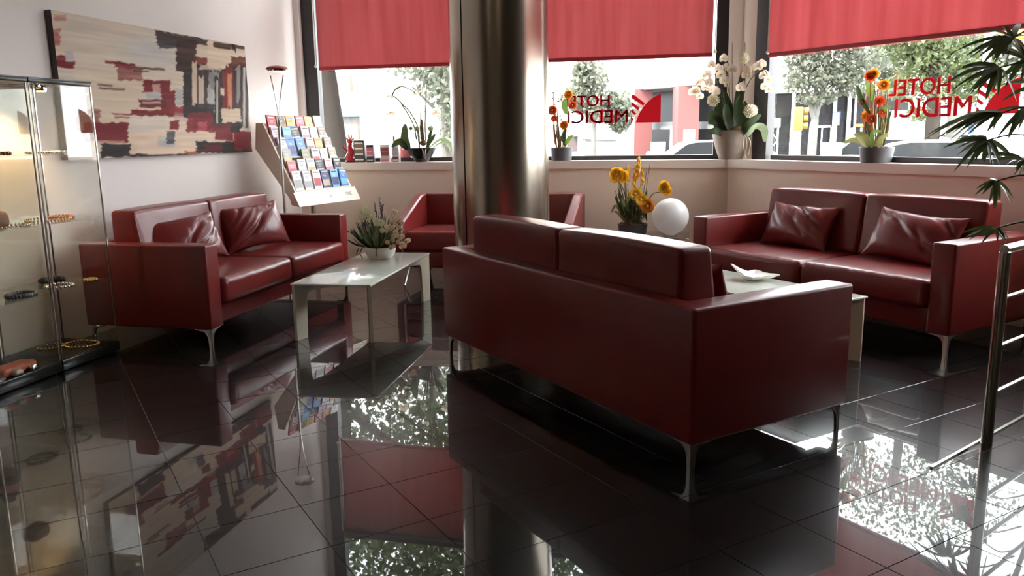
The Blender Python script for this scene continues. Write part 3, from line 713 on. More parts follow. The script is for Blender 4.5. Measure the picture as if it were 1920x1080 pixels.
chain('bead_necklace', 'small gold bracelet on the right end of the low shelf', -3.47, 4.03, sh[3], .03, .03, brass, 14, .008, grp=jw)
chain('bead_necklace', 'gold necklace on the floor of the right cabinet, nearest the sofa', -3.56, 4.00, sh[0], .10, .08, brass, 30, .006, grp=jw)
chain('bead_necklace', 'dull gold chain behind on the floor of the right cabinet', -3.70, 3.92, sh[0], .06, .07, brass, 22, .006, grp=jw)
def lump(name, label, cat, x, y, z, d, r, m, wob, sd):
    rr = np.random.RandomState(sd); ph = rr.rand(4)*6
    W = lambda w, h: (w[0]*(1+wob*math.sin(w[2]*30+ph[0])), w[1]*(1+wob*math.sin(w[0]*30+ph[1])), w[2]*(1+wob*math.sin(w[1]*28+ph[2])))
    return tag(G().rbox((0, 0, 0), d, r, (3, 3, 3), 3, W).build(name, m, None, 50, (x, y, z+d[2]/2*(1+wob)-.002)), label, cat, jw)
lump('leather_pouch', 'brown leather pouch on the middle shelf of the left cabinet', 'pouch', -3.53, 3.47, sh[2], (.10, .13, .085), .03, mat('brown_pouch', (.22, .09, .04), .5, noise=.4), .07, 1)
lump('orange_case', 'orange red case on the floor of the left cabinet', 'case', -3.50, 3.44, sh[0], (.10, .22, .05), .02, mat('orange_case', (.42, .08, .02), .4), .03, 2)
lump('glass_trinket', 'clear silver trinket beside the orange case', 'trinket', -3.44, 3.50, sh[0], (.04, .05, .03), .014, silver, .1, 3)
lump('stone_trinket', 'pale stone trinket in front of the orange case', 'trinket', -3.44, 3.40, sh[0], (.04, .06, .03), .014, mat('pale_stone', (.45, .43, .34), .6), .1, 4)
vs_ = thing('lacquer_vase', 'black lacquer vase with red bands on the low shelf at the left edge', 'vase', (-3.56, 3.36, sh[3]))
G().lathe([(.035, 0), (.055, .02), (.062, .06), (.06, .078)], 24).build('body', blackm, vs_)
G().lathe([(.0605, .078), (.0595, .115)], 24).build('red_band', mat('red_lacquer', (.35, .02, .02), .3), vs_)
G().lathe([(.0595, .115), (.045, .15), (.028, .165), (.03, .18)], 24).build('neck', blackm, vs_)

# ------------------------------------------------------------------ brochure stand
BS = (-3.215, 6.76, .697); al = -.226; bW, bRun, bRise = .775, .365, .696
bst = thing('brochure_stand', 'cream brochure stand with six rows of leaflets beside the floor lamp', 'stand', (BS[0], BS[1], 0), al)
# local frame: x = towards the viewer of the leaflets, y = to the right along the shelf
z0 = BS[2]; lipm = cream; standm = mat('cream_stand', (.86, .76, .64), .5)
def slab(g, poly, y0, y1): return g.prism([(p[0], p[1]) for p in poly], y0, y1)
sidep = [(0, z0), (-bRun, z0+bRise), (-bRun-.075, z0+bRise), (-bRun-.10, z0+bRise-.22), (-.12, z0+.05), (-.10, z0-.005), (-.02, z0-.02)]
for s in (-1, 1): slab(G(), sidep, s*bW/2-.009, s*bW/2+.009).build('side_panel', standm, bst, 0)
slab(G(), [(-bRun-.070, z0+bRise-.003), (-bRun-.082, z0+bRise-.003), (-bRun-.10, z0+bRise-.20), (-.125, z0+.06), (-.11, z0+.06), (-bRun-.085, z0+bRise-.2)], -bW/2+.009, bW/2-.009).build('back_panel', standm, bst, 0)
lipd = Vector((-bRun, 0, bRise)).normalized(); LL = math.hypot(bRun, bRise)
lp = lambda a, o=0.: (-bRun*a/LL+bRise/LL*o, z0+bRise*a/LL+bRun/LL*o)
slab(G(), [lp(-.02), lp(.115), lp(.115, .008), lp(-.02, .008)], -bW/2-.045, bW/2+.045).build('front_lip', standm, bst, 0)
T_ = lambda a, y, o: Vector((lp(a, o)[0], y, lp(a, o)[1]))
def on_lip(name, u0, u1, a0, a1, m):
    flat(G(), [(0, 0), (1, 0), (1, 1), (0, 1)], [(0, 1, 2, 3)], lambda a, b, d: T_(a0+(a1-a0)*b, u0+(u1-u0)*a, .0085+d)).build(name, m, bst, 0)
on_lip('white_label', -.31, -.06, .022, .075, mat('white_label', (.95, .95, .93), .5))
V, Fc = text_mesh('ONE'); greyi = mat('grey_ink', (.22, .21, .2), .6)
flat(G(), [(a, b) for a, b, _ in V], Fc, lambda a, b, d: T_(.032+.038*b, .255+.085*a, .0085+d)).build('grey_word', greyi, bst, 0)
g = G()
for k in range(5):
    w = 2*math.pi*k/5; c0 = T_(.05, 0.03, .009); ex, ey = T_(.06, .03, .009)-c0, T_(.05, .04, .009)-c0
    pts = [(.3*math.cos(w), .3*math.sin(w)), (1.3*math.cos(w-.5), 1.3*math.sin(w-.5)), (1.6*math.cos(w), 1.6*math.sin(w)), (1.3*math.cos(w+.5), 1.3*math.sin(w+.5))]
    g.add([c0+ex*a+ey*b for a, b in pts], [(0, 1, 2, 3)])
g.build('flower_mark', greyi, bst, 0)
G().tube([(-.20, 0, .02), (-.20, 0, z0+.06)], .021, 12).build('pole', mat('warm_pole', (.42, .33, .27), .4, metal=.6), bst)
G().lathe([(.19, 0), (.19, .012), (.03, .022)], 28, (-.20, 0, 0)).build('foot', MATS['warm_pole'], bst)
rows = []
for i in range(6):                                   # row 0 = bottom
    a = .125+i*.108; x, z = lp(a); rows.append((x, z))
    slab(G(), [(x+.002, z-.004), (x+.002, z+.008), (x-.002, z+.008), (x-.002, z), (x-.085, z), (x-.085, z-.004)], -bW/2+.009, bW/2-.009).build('tier', standm, bst, 0)
C_ = {'red': (.50, .04, .05), 'brown': (.22, .14, .09), 'yellow': (.75, .45, .08), 'pink': (.62, .18, .22), 'orange': (.68, .30, .06), 'white': (.85, .84, .82), 'pale': (.62, .52, .56), 'blue': (.10, .26, .55), 'black': (.04, .035, .04), 'lilac': (.55, .50, .62), 'silver': (.60, .60, .64), 'grey': (.35, .34, .34), 'sky': (.22, .50, .75), 'olive': (.30, .27, .15), 'navy': (.07, .07, .20), 'sand': (.50, .42, .28), 'crimson': (.45, .03, .10)}
LT = [[('white', 'grey'), ('silver', 'grey'), ('white', 'red'), ('navy', 'sand'), ('sky', 'navy'), ('blue', 'sky')],
      [('pink', 'crimson'), ('silver', 'grey'), ('white', 'orange'), ('black', 'silver'), ('pale', 'pink'), ('black', 'grey')],
      [('grey', 'yellow'), None, ('olive', 'sand'), ('white', 'red'), ('pale', 'sand'), ('olive', 'pale')],
      [('silver', 'grey'), ('blue', 'navy'), ('blue', 'sky'), ('white', 'brown'), ('orange', 'brown'), ('brown', 'pale')],
      [('pale', 'crimson'), ('sky', 'blue'), ('black', 'white'), ('lilac', 'pink'), ('silver', 'lilac'), ('brown', 'grey')],
      [('red', 'white'), ('brown', 'olive'), ('yellow', 'blue'), ('pink', 'red'), ('orange', 'sand'), ('white', 'silver')]]
RN = ['bottom row', 'second lowest row', 'third lowest row', 'third highest row', 'second highest row', 'top row']
PN = ['first from the left', 'second from the left', 'third from the left', 'fourth from the left', 'fifth from the left', 'at the right end']
cm = {k: mat('print_'+k, v, .45) for k, v in C_.items()}
Mb = Matrix.Translation((BS[0], BS[1], 0))@Matrix.Rotation(al, 4, 'Z')
def leaflet_mesh(g, w, h, t, k, M=None):             # body, cover picture, title bar, text lines
    g.box((0, 0, h/2), (t, w, h), mi=0, M=M)
    g.box((t/2+.0003, 0, h*(.36 if k % 2 else .30)), (.0008, w*.86, h*(.42 if k % 2 else .34)), mi=1, M=M)
    g.box((t/2+.0003, 0, h*.88), (.0008, w*.72, h*.06), mi=1 if k % 3 else 2, M=M)
    for q in range(3): g.box((t/2+.0003, -w*.06*(q % 2), h*(.74-.06*q)), (.0008, w*(.5-.1*q), h*.014), mi=2, M=M)
    return g
n_ = 0
for i in range(6):
    x, z = rows[i]
    for jx in range(6):
        L_ = LT[i][jx]
        if not L_: continue
        n_ += 1; a, b = L_; hh = .166+.012*rng.rand()
        yy0 = -bW/2+.075+jx*.125
        o = leaflet_mesh(G(), .103, hh, .012 if n_ % 3 else .016, n_).build('leaflet', [cm[a], cm[b], cm['black' if a in ('white', 'pale', 'silver', 'yellow', 'lilac') else 'white']], None, 0)
        o.matrix_world = Mb@Matrix.Translation((x-.014, yy0+rng.normal(0, .004), z+.001))@Matrix.Rotation(rng.normal(0, .025), 4, 'X')@Matrix.Rotation(R(-12)+rng.normal(0, .012), 4, 'Y')
        tag(o, '%s and %s leaflet, %s, %s of the stand' % (a, b, PN[jx], RN[i]), 'leaflet', 'leaflets in the brochure stand')

# ------------------------------------------------------------------ things on the sill, left window
SZ = 1.0152; SY = YB+.09
turq = mat('turquoise_card', (.10, .50, .52), .5); 
def sill_at(pxx, Y=SY): return at_y(pxx, 300, Y)[0]
def box_item(label, pxl, pxr, ytop, mats, Y=SY, dep=.05, cat='leaflet box', rz=0., rows_=3):
    xl, xr = sill_at(pxl, Y), sill_at(pxr, Y); zt_ = at_y((pxl+pxr)/2, ytop, Y)[2]; w, h = xr-xl, zt_-SZ
    t = thing('leaflet_box', label, cat, ((xl+xr)/2, Y, SZ), rz, 'leaflet boxes on the sill')
    G().rbox((0, 0, h*.5), (w, dep, h), .003, seg=1).build('box', mats[0], t)
    G().box((0, -dep/2-.0006, h*.62), (w*.88, .001, h*.46)).build('picture', mats[1], t, 0)
    g = G(); 
    for k in range(rows_): g.box((0, -dep/2-.0014, h*(.12+.25*k)), (w*.78, .001, h*.055))
    g.build('text_line', mats[2], t, 0)
    G().box((0, -dep/2-.0006, h*.18), (w*.88, .001, h*.30)).build('front_card', mats[3], t, 0)
    return t
box_item('turquoise leaflet box on the sill, leftmost, beside the brochure stand', 575, 590, 264, [turq, mat('teal_pic', (.30, .52, .50), .5), cm['white'], cm['white']])
box_item('black leaflet box with white lines on the sill, right of the red figurine', 666, 685.5, 263, [cm['black'], cm['brown'], cm['white'], cm['black']], rows_=4)
box_item('small black and pink leaflet box on the sill, third from the left', 689, 702.5, 271.5, [cm['black'], cm['pink'], cm['silver'], cm['black']])
box_item('white leaflet box with dark red cover on the sill', 715, 732, 271.5, [cm['white'], mat('cover_red', (.30, .07, .07), .5), cm['pink'], cm['pale']])
box_item('white leaflet box with purple foot on the sill, nearest the black bowl', 737, 750, 272.5, [cm['white'], cm['pale'], cm['white'], mat('plum', (.16, .02, .10), .5)])
f0 = at_y(756, 300, SY+.07); pk = thing('pink_folder', 'flat red and pink folder standing behind the black bowl on the sill', 'folder', (f0[0], SY+.075, SZ))
G().rbox((0, 0, .095), (.16, .008, .19), .003, seg=1).build('cover', mat('folder_red', (.62, .16, .17), .5), pk); G().box((.02, -.0048, .13), (.05, .001, .03)).build('sticker', cm['white'], pk, 0)
# red carved figurine
fx = sill_at(657.5); fg = thing('red_figurine', 'carved red figurine with spiky crest on the left window sill', 'figurine', (fx, SY, SZ))
redc = mat('red_resin', (.45, .02, .03), .35, noise=.4, nscale=20)
G().tube([(.01, 0, 0), (-.012, 0, .05), (.012, 0, .10), (-.004, 0, .15), (.006, 0, .185)], [.052, .045, .036, .026, .020], 10).build('body', redc, fg)
G().ball((.004, -.004, .205), .028, 12, 8, sq=(1.1, .8, 1)).build('head', redc, fg)
for a, L in ((.4, .05), (1.1, .055), (1.8, .06), (2.6, .05)):
    G().tube([(.004+.02*math.cos(a), 0, .205+.02*math.sin(a)), (.004+.05*math.cos(a), 0, .205+L*math.sin(a)+.012)], [.011, .002], 6).build('crest_spike', redc, fg)
for s in (-1, 1): G().tube([(s*.035, 0, .11), (s*.06, -.02, .14), (s*.045, -.03, .17)], [.013, .010, .006], 6).build('arm', redc, fg)
G().lathe([(.055, 0), (.055, .012), (.05, .016)], 20).build('foot', blackm, fg)

# ------------------------------------------------------------------ plants
class Plant:
    def __init__(s, name, label, Y=None, K=None, base=None, group=None):
        s.Y, s.K = Y, K
        s.b = Vector(base); s.t = thing(name, label, 'plant', s.b, 0, group)
    def L(s, x, y, d=0.):
        p = at_y(x, y, s.Y) if s.Y else at_c(x, y, s.K)
        dv = np.array([0, 1, 0]) if s.Y else E2
        if getattr(s, 'sl', None) and x > s.sl[0]: p = at_y(x, y, s.Y-(x-s.sl[0])*s.sl[1])
        return Vector(p+dv*d)-s.b
    def path(s, pts): return [s.L(*p) for p in pts]
    def stem(s, pts, r=.004, m=stemm, name='stem'):
        P = s.path(pts); Q = []
        for i in range(len(P)-1):                    # Catmull-Rom through the points
            p0, p1, p2, p3 = P[max(i-1, 0)], P[i], P[i+1], P[min(i+2, len(P)-1)]
            for k in range(4):
                t = k/4; Q.append(.5*((2*p1)+(p2-p0)*t+(2*p0-5*p1+4*p2-p3)*t*t+(3*p1-p0-3*p2+p3)*t**3))
        Q.append(P[-1]); return G().tube(Q, [r*(1-.4*i/len(Q)) for i in range(len(Q))], 6).build(name, m, s.t, 60)
    def leaf(s, pts, w, m=leafm, shape=.6, name='leaf', fold=.25):
        P = s.path(pts); Q = []
        for i in range(len(P)-1):
            p0, p1, p2, p3 = P[max(i-1, 0)], P[i], P[i+1], P[min(i+2, len(P)-1)]
            for k in range(4):
                t = k/4; Q.append(.5*((2*p1)+(p2-p0)*t+(2*p0-5*p1+4*p2-p3)*t*t+(3*p1-p0-3*p2+p3)*t**3))
        Q.append(P[-1]); nm = Vector((random.uniform(-.3, .3), -1, .35))
        return G().blade(Q, lambda t: w*max(.03, math.sin(math.pi*min(1, max(0, t*.96+.03)))**shape), fold, nm).build(name, m, s.t, 60)
    def flower(s, x, y, d, r, m, kind='orchid', face=None, name='flower'):
        c = s.L(x, y, d); n = Vector(face or (random.uniform(-.5, .5), -1, random.uniform(-.2, .5))).normalized()
        a = n.cross(Vector((0, 0, 1))).normalized(); b = a.cross(n); g = G()
        if kind == 'orchid':
            for k, (w, L, W) in enumerate(((90, 1, .42), (210, 1, .42), (330, 1, .42), (10, .95, .62), (170, .95, .62))):
                w = R(w); g.petal(c-n*.002*(k < 3), a*math.cos(w)+b*math.sin(w), n, r*L, r*W, .18)
            g.ball(c+n*.006, r*.16, 6, 4, 1)
        elif kind == 'poppy':
            for ring, (nn, L, cup) in enumerate(((5, 1.12, .28), (5, .85, .6))):
                for k in range(nn):
                    w = 2*math.pi*(k+.5*ring)/nn+random.uniform(-.15, .15); g.petal(c, a*math.cos(w)+b*math.sin(w), n, r*L*random.uniform(.9, 1.1), r*.62*L, cup)
            g.ball(c+n*r*.25, r*.2, 6, 4, 1)
        elif kind == 'dahlia':
            for ring in range(4):
                for k in range(9):
                    w = 2*math.pi*(k+.5*ring)/9; dd = (a*math.cos(w)+b*math.sin(w))*math.cos(ring*.36)+n*math.sin(ring*.36)
                    g.petal(c, dd, n, r*(1-.13*ring), r*.22, .15)
            g.ball(c+n*r*.2, r*.3, 8, 5, 0)
        return g.build(name, [m, mat('flower_eye', (.75, .5, .08), .6)], s.t, 60)
    def pompon(s, x, y, d, r, m, name='pompon'):
        c = s.L(x, y, d); g = G(); g.ball(c, r*.8, 12, 8)
        for k in range(90):
            z = 1-2*(k+.5)/90; w = k*2.39996; q = math.sqrt(1-z*z); dr = Vector((q*math.cos(w), q*math.sin(w), z))
            g.tube([c+dr*r*.7, c+dr*r*random.uniform(.95, 1.08)], [r*.13, r*.07], 4)
        return g.build(name, m, s.t, 60)
    def pot(s, rt, rb, h, m, name='pot', fill=.9, lip=.006, belly=None):
        prof = [(rb, 0)]+(belly or [])+[(rt, h-lip), (rt, h), (rt-.008, h), (rt-.012, h*fill), (.001, h*fill+.006)]
        G().lathe(prof, 32).build(name, m, s.t, 50)
        g = G(); rr = rt-.016
        for k in range(40):
            w = random.uniform(0, 6.28); q = rr*math.sqrt(random.random()); g.ball((q*math.cos(w), q*math.sin(w), h*fill+.008), random.uniform(.008, .018), 6, 4, sq=(1, 1, .7))
        g.build('soil', soil, s.t, 60)
    def roots(s, pts, m):
        for p in pts: s.stem(p, .004, m, 'root')
rootm = mat('pale_root', (.62, .55, .42), .7)
pompm = mat('cream_pompon', (.78, .72, .52), .8, trans=.2); pompg = mat('green_pompon', (.50, .54, .26), .8, trans=.3)

# 1 orchid in a black bowl
p = Plant('orchid_bowl', 'orchid with arching stems and a dark paddle leaf in a black bowl on the sill', Y=SY, base=(at_y(791, 300, SY)[0], SY, SZ))
p.pot(.145, .06, .132, potblack, 'bowl', .85, .004, [(.085, .03), (.118, .075)])
G().ball(p.L(795, 268, -.02), .032, 12, 8, sq=(1.2, 1, .9)).build('bulb', mat('brown_bulb', (.30, .14, .06), .6, noise=.4, nscale=30), p.t)
for q in ([(786, 272), (784, 240), (770, 212), (755, 196), (742, 183), (735, 179)], [(781, 262), (776, 236), (764, 212), (752, 195)], [(735, 180), (741, 168), (754, 162), (769, 168), (778, 174)]): p.stem(q, .0085)
p.stem([(789, 268), (788, 200), (787, 136)], .0055, twigm); p.stem([(798, 270), (797, 230), (799, 180), (802, 150)], .008); p.stem([(796, 210), (790, 190)], .004)
p.stem([(735, 179), (733, 195), (733, 203)], .003)
for q in ([(788, 280, -.02), (786, 255, -.03), (783, 243, -.02)], [(803, 278), (808, 258), (808, 243)]): p.stem(q, .009, leafm)
p.leaf([(770, 280, -.04), (764, 262, -.06), (762, 232, -.03)], .045, shape=.5); p.leaf([(768, 281, -.05), (756, 266, -.09), (742, 276, -.11)], .035)
p.leaf([(796, 270, -.02), (793, 245, -.03), (792, 222, -.02)], .022, mat('brown_leaf', (.22, .13, .06), .5)); p.leaf([(801, 276), (806, 255), (812, 238)], .02); p.leaf([(800, 278, -.03), (812, 262, -.04), (818, 250, -.03)], .018)
wl = mat('pale_leaf', (.26, .32, .18), .4, trans=.3)
p.leaf([(806, 278, -.03), (828, 262, -.05), (846, 268, -.06), (851, 288, -.06)], .016, wl); p.leaf([(808, 279, .02), (830, 266, .03), (849, 276, .04)], .012, wl)
for x, y, r_, m_ in ((782, 241, .026, pompg), (808, 241, .028, pompg), (771, 241, .02, pompg)): p.pompon(x, y, -.01, r_, m_)
p.flower(733, 211, 0, .05, petalw, face=(.2, -1, -.2)); p.flower(817, 210, .02, .052, petalw, face=(.1, -1, .1)); p.flower(729, 180, 0, .03, petalw); p.flower(778, 176, 0, .034, petalw); p.flower(746, 166, .01, .03, petalw)
p.stem([(808, 242), (815, 222), (817, 212)], .003)
p.roots([[(800, 279, -.13), (803, 285, -.15), (801, 295, -.13)], [(806, 279, -.12), (806, 288, -.14), (804, 298, -.11)]], rootm)

def planter_twigs(p, base, xs, ytop, ybot, jit, m1, n):
    for k in range(n):
        x = xs[0]+(xs[1]-xs[0])*(k+.5)/n+random.uniform(-1, 1); yt = ytop+random.uniform(0, jit); dx = random.uniform(-4, 4)
        p.stem([(x*.5+base*.5, ybot, random.uniform(-.04, .04)), (x, (ybot+yt)/2, random.uniform(-.05, .05)), (x+dx, yt, random.uniform(-.06, .06))], random.uniform(.004, .007), m1[k % len(m1)])
bam = mat('bamboo_stick', (.45, .32, .07), .45, noise=.3); orst = mat('orange_stick', (.50, .14, .03), .5)

# 2 bamboo and orange flowers beside the column
p = Plant('flower_planter', 'grey planter of bamboo sticks and orange flowers on the sill right of the column', Y=SY, base=(at_y(1053, 300, SY)[0], SY, SZ), group='grey planters on the sills')
p.pot(.104, .092, .116, potgrey)
planter_twigs(p, 1053, (1036, 1068), 215, 282, 40, [bam, orst, bam, twigm], 14); planter_twigs(p, 1050, (1036, 1052), 168, 282, 30, [twigm], 6)
for x, y, r_, m_ in ((1067, 178, .042, petalo), (1074, 198, .040, petalr), (1060, 235, .042, petalo), (1037, 207, .045, petalr), (1040, 222, .03, petalr)): p.flower(x, y, -.04, r_, m_, 'poppy')
for a, b in (((1067, 178), (1064, 240)), ((1074, 198), (1066, 240)), ((1037, 207), (1046, 250))): p.stem([(b[0], 280), b, (a[0], a[1]+4)], .003)
p.leaf([(1064, 215, -.04), (1060, 200, -.06), (1062, 186, -.05)], .028, leafl); p.leaf([(1060, 275, -.05), (1068, 262, -.08), (1077, 253, -.09)], .02, leafl); p.leaf([(1062, 275, -.05), (1058, 258, -.07), (1064, 240, -.05)], .02, leafm)
for k in range(12): G().ball(p.L(1036+random.random()*18, 172+random.random()*55, random.uniform(-.05, .05)), .010, 6, 5).build('berry', mat('red_berry', (.45, .03, .03), .4), p.t)

# 3 white orchids in the cream pot at the corner
KY = 7.562
p = Plant('orchid_pot', 'tall white orchids and cream pompons in a cream clay pot at the window corner', Y=KY, base=(at_y(1370, 299, KY)[0], KY, SZ))
p.sl = (1380, .0068)
p.pot(.172, .102, .252, potcream, 'pot', .93, .02, [(.135, .09)])
lv = [([(1374, 252), (1370, 215), (1356, 168, -.03)], .035), ([(1380, 252), (1384, 190), (1396, 127, .02)], .036), ([(1372, 254), (1352, 215, -.05), (1347, 170, -.05)], .03), ([(1366, 254, -.04), (1346, 225, -.09), (1328, 232, -.12)], .045), ([(1362, 254, -.05), (1340, 222, -.1), (1334, 208, -.12)], .045), ([(1390, 253, -.03), (1406, 232, -.07), (1426, 216, -.08)], .036), ([(1385, 254, -.05), (1382, 218, -.08), (1387, 178, -.06)], .04), ([(1376, 255, -.08), (1364, 226, -.12), (1360, 196, -.1)], .04), ([(1362, 256, -.1), (1342, 246, -.15), (1330, 250, -.17)], .03), ([(1392, 255, -.05), (1398, 222, -.07), (1396, 190, -.05)], .03)]
for q, w in lv: p.leaf(q, w*1.05, leafm, .55)
p.leaf([(1398, 256, -.08), (1416, 238, -.13), (1430, 244, -.15), (1431, 266, -.16)], .034, wl)
p.stem([(1374, 250), (1373, 160), (1373, 80)], .004, twigm); p.stem([(1390, 250), (1396, 160), (1397, 80)], .004, twigm); p.stem([(1368, 250), (1368, 180), (1366, 118)], .004, twigm)
p.stem([(1372, 250), (1352, 180), (1335, 128), (1318, 135), (1304, 168)], .005); p.stem([(1376, 250), (1366, 170), (1356, 120)], .005); p.stem([(1384, 250), (1395, 175), (1418, 136), (1434, 132), (1442, 150)], .005)
fl = [(1306, 170), (1300, 172), (1312, 180), (1318, 150), (1326, 140), (1334, 122), (1322, 165), (1336, 168), (1330, 155), (1346, 128), (1352, 140), (1356, 110), (1362, 128), (1358, 152), (1364, 158), (1342, 172), (1394, 160), (1400, 140), (1402, 130), (1388, 166), (1420, 126), (1428, 120), (1433, 142), (1440, 150), (1436, 162), (1441, 168), (1310, 155), (1372, 130)]
for i, (x, y) in enumerate(fl): p.flower(x, y, random.uniform(-.1, .03), random.uniform(.040, .052), petalw)
for x, y, r_ in ((1338, 188, .058), (1407, 209, .060), (1395, 110, .046)): p.pompon(x, y, -.04, r_, pompm)
G().ball(p.L(1384, 246, -.05), .06, 12, 8, sq=(1.6, 1, .8)).build('bulb', MATS['brown_bulb'], p.t)
p.roots([[(1392, 252, -.16), (1398, 262, -.17), (1396, 285, -.13)], [(1388, 252, -.17), (1384, 270, -.17), (1380, 288, -.14)], [(1398, 253, -.14), (1405, 266, -.15), (1402, 290, -.1)], [(1394, 252, -.16), (1392, 272, -.17), (1398, 296, -.1)]], rootm)

# 4 grey planter on the chamfer sill
q = at_c(1642, 305, KC+.10)
p = Plant('flower_planter', 'grey planter of red and orange flowers on the sill of the far right window', K=KC+.10, base=(q[0], q[1], SZ), group='grey planters on the sills')
p.pot(.122, .106, .112, potgrey)
planter_twigs(p, 1643, (1622, 1664), 150, 282, 60, [orst, bam, twigm, stemm], 18)
for x, y, r_, m_, kd in ((1640, 143, .052, petalr, 'dahlia'), (1647, 138, .045, petalo, 'dahlia'), (1655, 190, .050, petalr, 'dahlia'), (1628, 219, .040, petalo, 'poppy'), (1639, 223, .034, petalr, 'poppy'), (1663, 160, .040, petalo, 'poppy'), (1624, 192, .026, petalr, 'poppy'), (1659, 213, .028, petalr, 'poppy')): p.flower(x, y, -.04, r_, m_, kd)
for a in ((1640, 143), (1655, 190), (1628, 219), (1663, 160)): p.stem([(1643, 280), ((a[0]+1643)/2, (a[1]+290)/2), (a[0], a[1]+5)], .004)
lsd = mat('yellow_leaf', (.21, .20, .07), .5, trans=.3)
for q, w, m_ in (([(1636, 215, -.03), (1622, 185, -.05), (1613, 160, -.04)], .02, leafm), ([(1634, 190), (1630, 165), (1632, 150)], .026, leafl), ([(1638, 278, -.05), (1620, 262, -.1), (1604, 268, -.14)], .02, lsd), ([(1648, 278, -.05), (1668, 260, -.1), (1688, 250, -.13)], .02, lsd), ([(1640, 280, -.07), (1632, 258, -.13), (1624, 250, -.14)], .02, lsd), ([(1646, 280, -.07), (1656, 250, -.12), (1676, 246, -.14)], .018, leafl), ([(1644, 280, -.08), (1644, 255, -.14), (1634, 248, -.16)], .02, lsd), ([(1650, 220), (1662, 205, -.03), (1680, 200, -.05)], .018, leafl), ([(1655, 280), (1660, 240), (1672, 205)], .014, leafm), ([(1632, 280), (1626, 240), (1620, 215)], .016, leafm)): p.leaf(q, w, m_)

# 5 yellow poppies on the side table
p = Plant('poppy_planter', 'grey planter of yellow and orange poppies with grass on the corner side table', Y=7.05, base=(at_y(1186, 430, 7.05)[0], 7.05, zt))
p.pot(.128, .115, at_y(1186, 419, 7.05)[2]-zt, potgrey)
for k in range(46):
    x = random.uniform(1160, 1212); yt = random.uniform(350, 415) if k > 14 else random.uniform(305, 370)
    p.stem([(1170+(x-1160)*.6, 420, random.uniform(-.07, .07)), (x, (420+yt)/2, random.uniform(-.08, .08)), (x+(x-1186)*.35, yt, random.uniform(-.1, .1))], random.uniform(.0035, .007), [stemm, lsd, twigm][k % 3], 'grass_stem')
for k in range(30):
    x = random.uniform(1146, 1216); p.leaf([(1186+(x-1186)*.3, 420, random.uniform(-.06, .06)), (1186+(x-1186)*.75, 392+random.uniform(-18, 12), random.uniform(-.1, .05)), (x, 405+random.uniform(-50, 10), random.uniform(-.12, .05))], .012, [leafm, lsd][k % 2])
for a in ([(1178, 418), (1172, 365), (1160, 338)], [(1190, 418), (1188, 390), (1192, 366)], [(1196, 416), (1205, 398), (1214, 388)], [(1200, 410), (1222, 366), (1240, 360), (1247, 352)]): p.stem(a, .005, twigm)
for x, y, r_, m_ in ((1158, 327, .066, petaly), (1168, 330, .056, petaly), (1192, 362, .052, petaly), (1202, 373, .054, petaly), (1216, 385, .064, petalo), (1247, 350, .052, petaly), (1252, 357, .04, petaly)): p.flower(x, y, -.08, r_, m_, 'poppy')
for x, y in ((1198, 296), (1192, 312), (1204, 322), (1178, 314), (1162, 358), (1197, 304), (1190, 328)):
    g = G(); 
    for k in range(9): g.ball(p.L(x+random.uniform(-2, 2), y+k*3, random.uniform(-.02, .02)), .012*random.uniform(.7, 1.2), 6, 4, sq=(1, 1, 1.5))
    g.build('flower_spike', petaly if y < 330 else lsd, p.t)

# 6 white bowl of lavender and small blossoms on the left coffee table
fb = at_z(701, 488, .368); TY = fb[1]+.13
p = Plant('flower_bowl', 'round white bowl of lavender, heather and pale blossoms on the left coffee table', Y=TY, base=(fb[0], TY, .368))
bh = at_y(708, 462, TY)[2]-.368
p.pot(.113, .085, bh, white, 'bowl', .9, .02, [(.108, .03), (.119, .07)])
grn = [leafm, mat('heather_green', (.14, .20, .07), .6, trans=.2), mat('grey_green', (.26, .30, .20), .6)]
for k in range(150):
    w = random.uniform(0, 6.28); q = random.random()**.6; x = 708+math.cos(w)*q*56; y = 452-random.uniform(8, 62)*(1-.55*q); d = math.sin(w)*q*.16
    if y > 462: y = 462
    p.leaf([(708+math.cos(w)*q*18, 464, d*.3), (708+math.cos(w)*q*40, (462+y)/2+2, d*.8), (x, y, d)], random.uniform(.004, .009), grn[k % 3], .7, 'sprig')
lav = mat('lavender_bud', (.12, .08, .15), .7)
for a, b in (((706, 408), (702, 380)), ((716, 405), (711, 370)), ((715, 400), (718, 384)), ((682, 430), (679, 408)), ((686, 432), (684, 412)), ((692, 430), (690, 415)), ((668, 440), (650, 433)), ((698, 428), (697, 408))):
    g = G()
    for k in range(14): g.ball(p.L(a[0]+(b[0]-a[0])*k/13+random.uniform(-.8, .8), a[1]+(b[1]-a[1])*k/13, random.uniform(-.01, .01)), .006*(1.1-.5*k/13), 5, 4, sq=(1, 1, 1.5))
    p.stem([(706, 455), ((a[0]+706)/2, (a[1]+452)/2), a], .003); g.build('lavender_spike', lav, p.t)
blo = mat('cream_blossom', (.85, .83, .62), .7, trans=.25); blp = mat('pale_pink_blossom', (.80, .62, .48), .7, trans=.3)
for x, y, r_ in ((694, 392, .036), (700, 402, .034), (689, 407, .03), (716, 412, .032), (724, 415, .03), (707, 399, .03)):
    g = G(); c0 = p.L(x, y, -.11)
    for k in range(36):
        dv = Vector((random.gauss(0, 1), random.gauss(0, 1), random.gauss(0, 1))).normalized(); g.ball(c0+dv*r_*random.uniform(.6, 1), .008, 5, 3)
    g.build('blossom_head', blo, p.t); p.stem([(706, 455), (x, y+8, -.04)], .003)
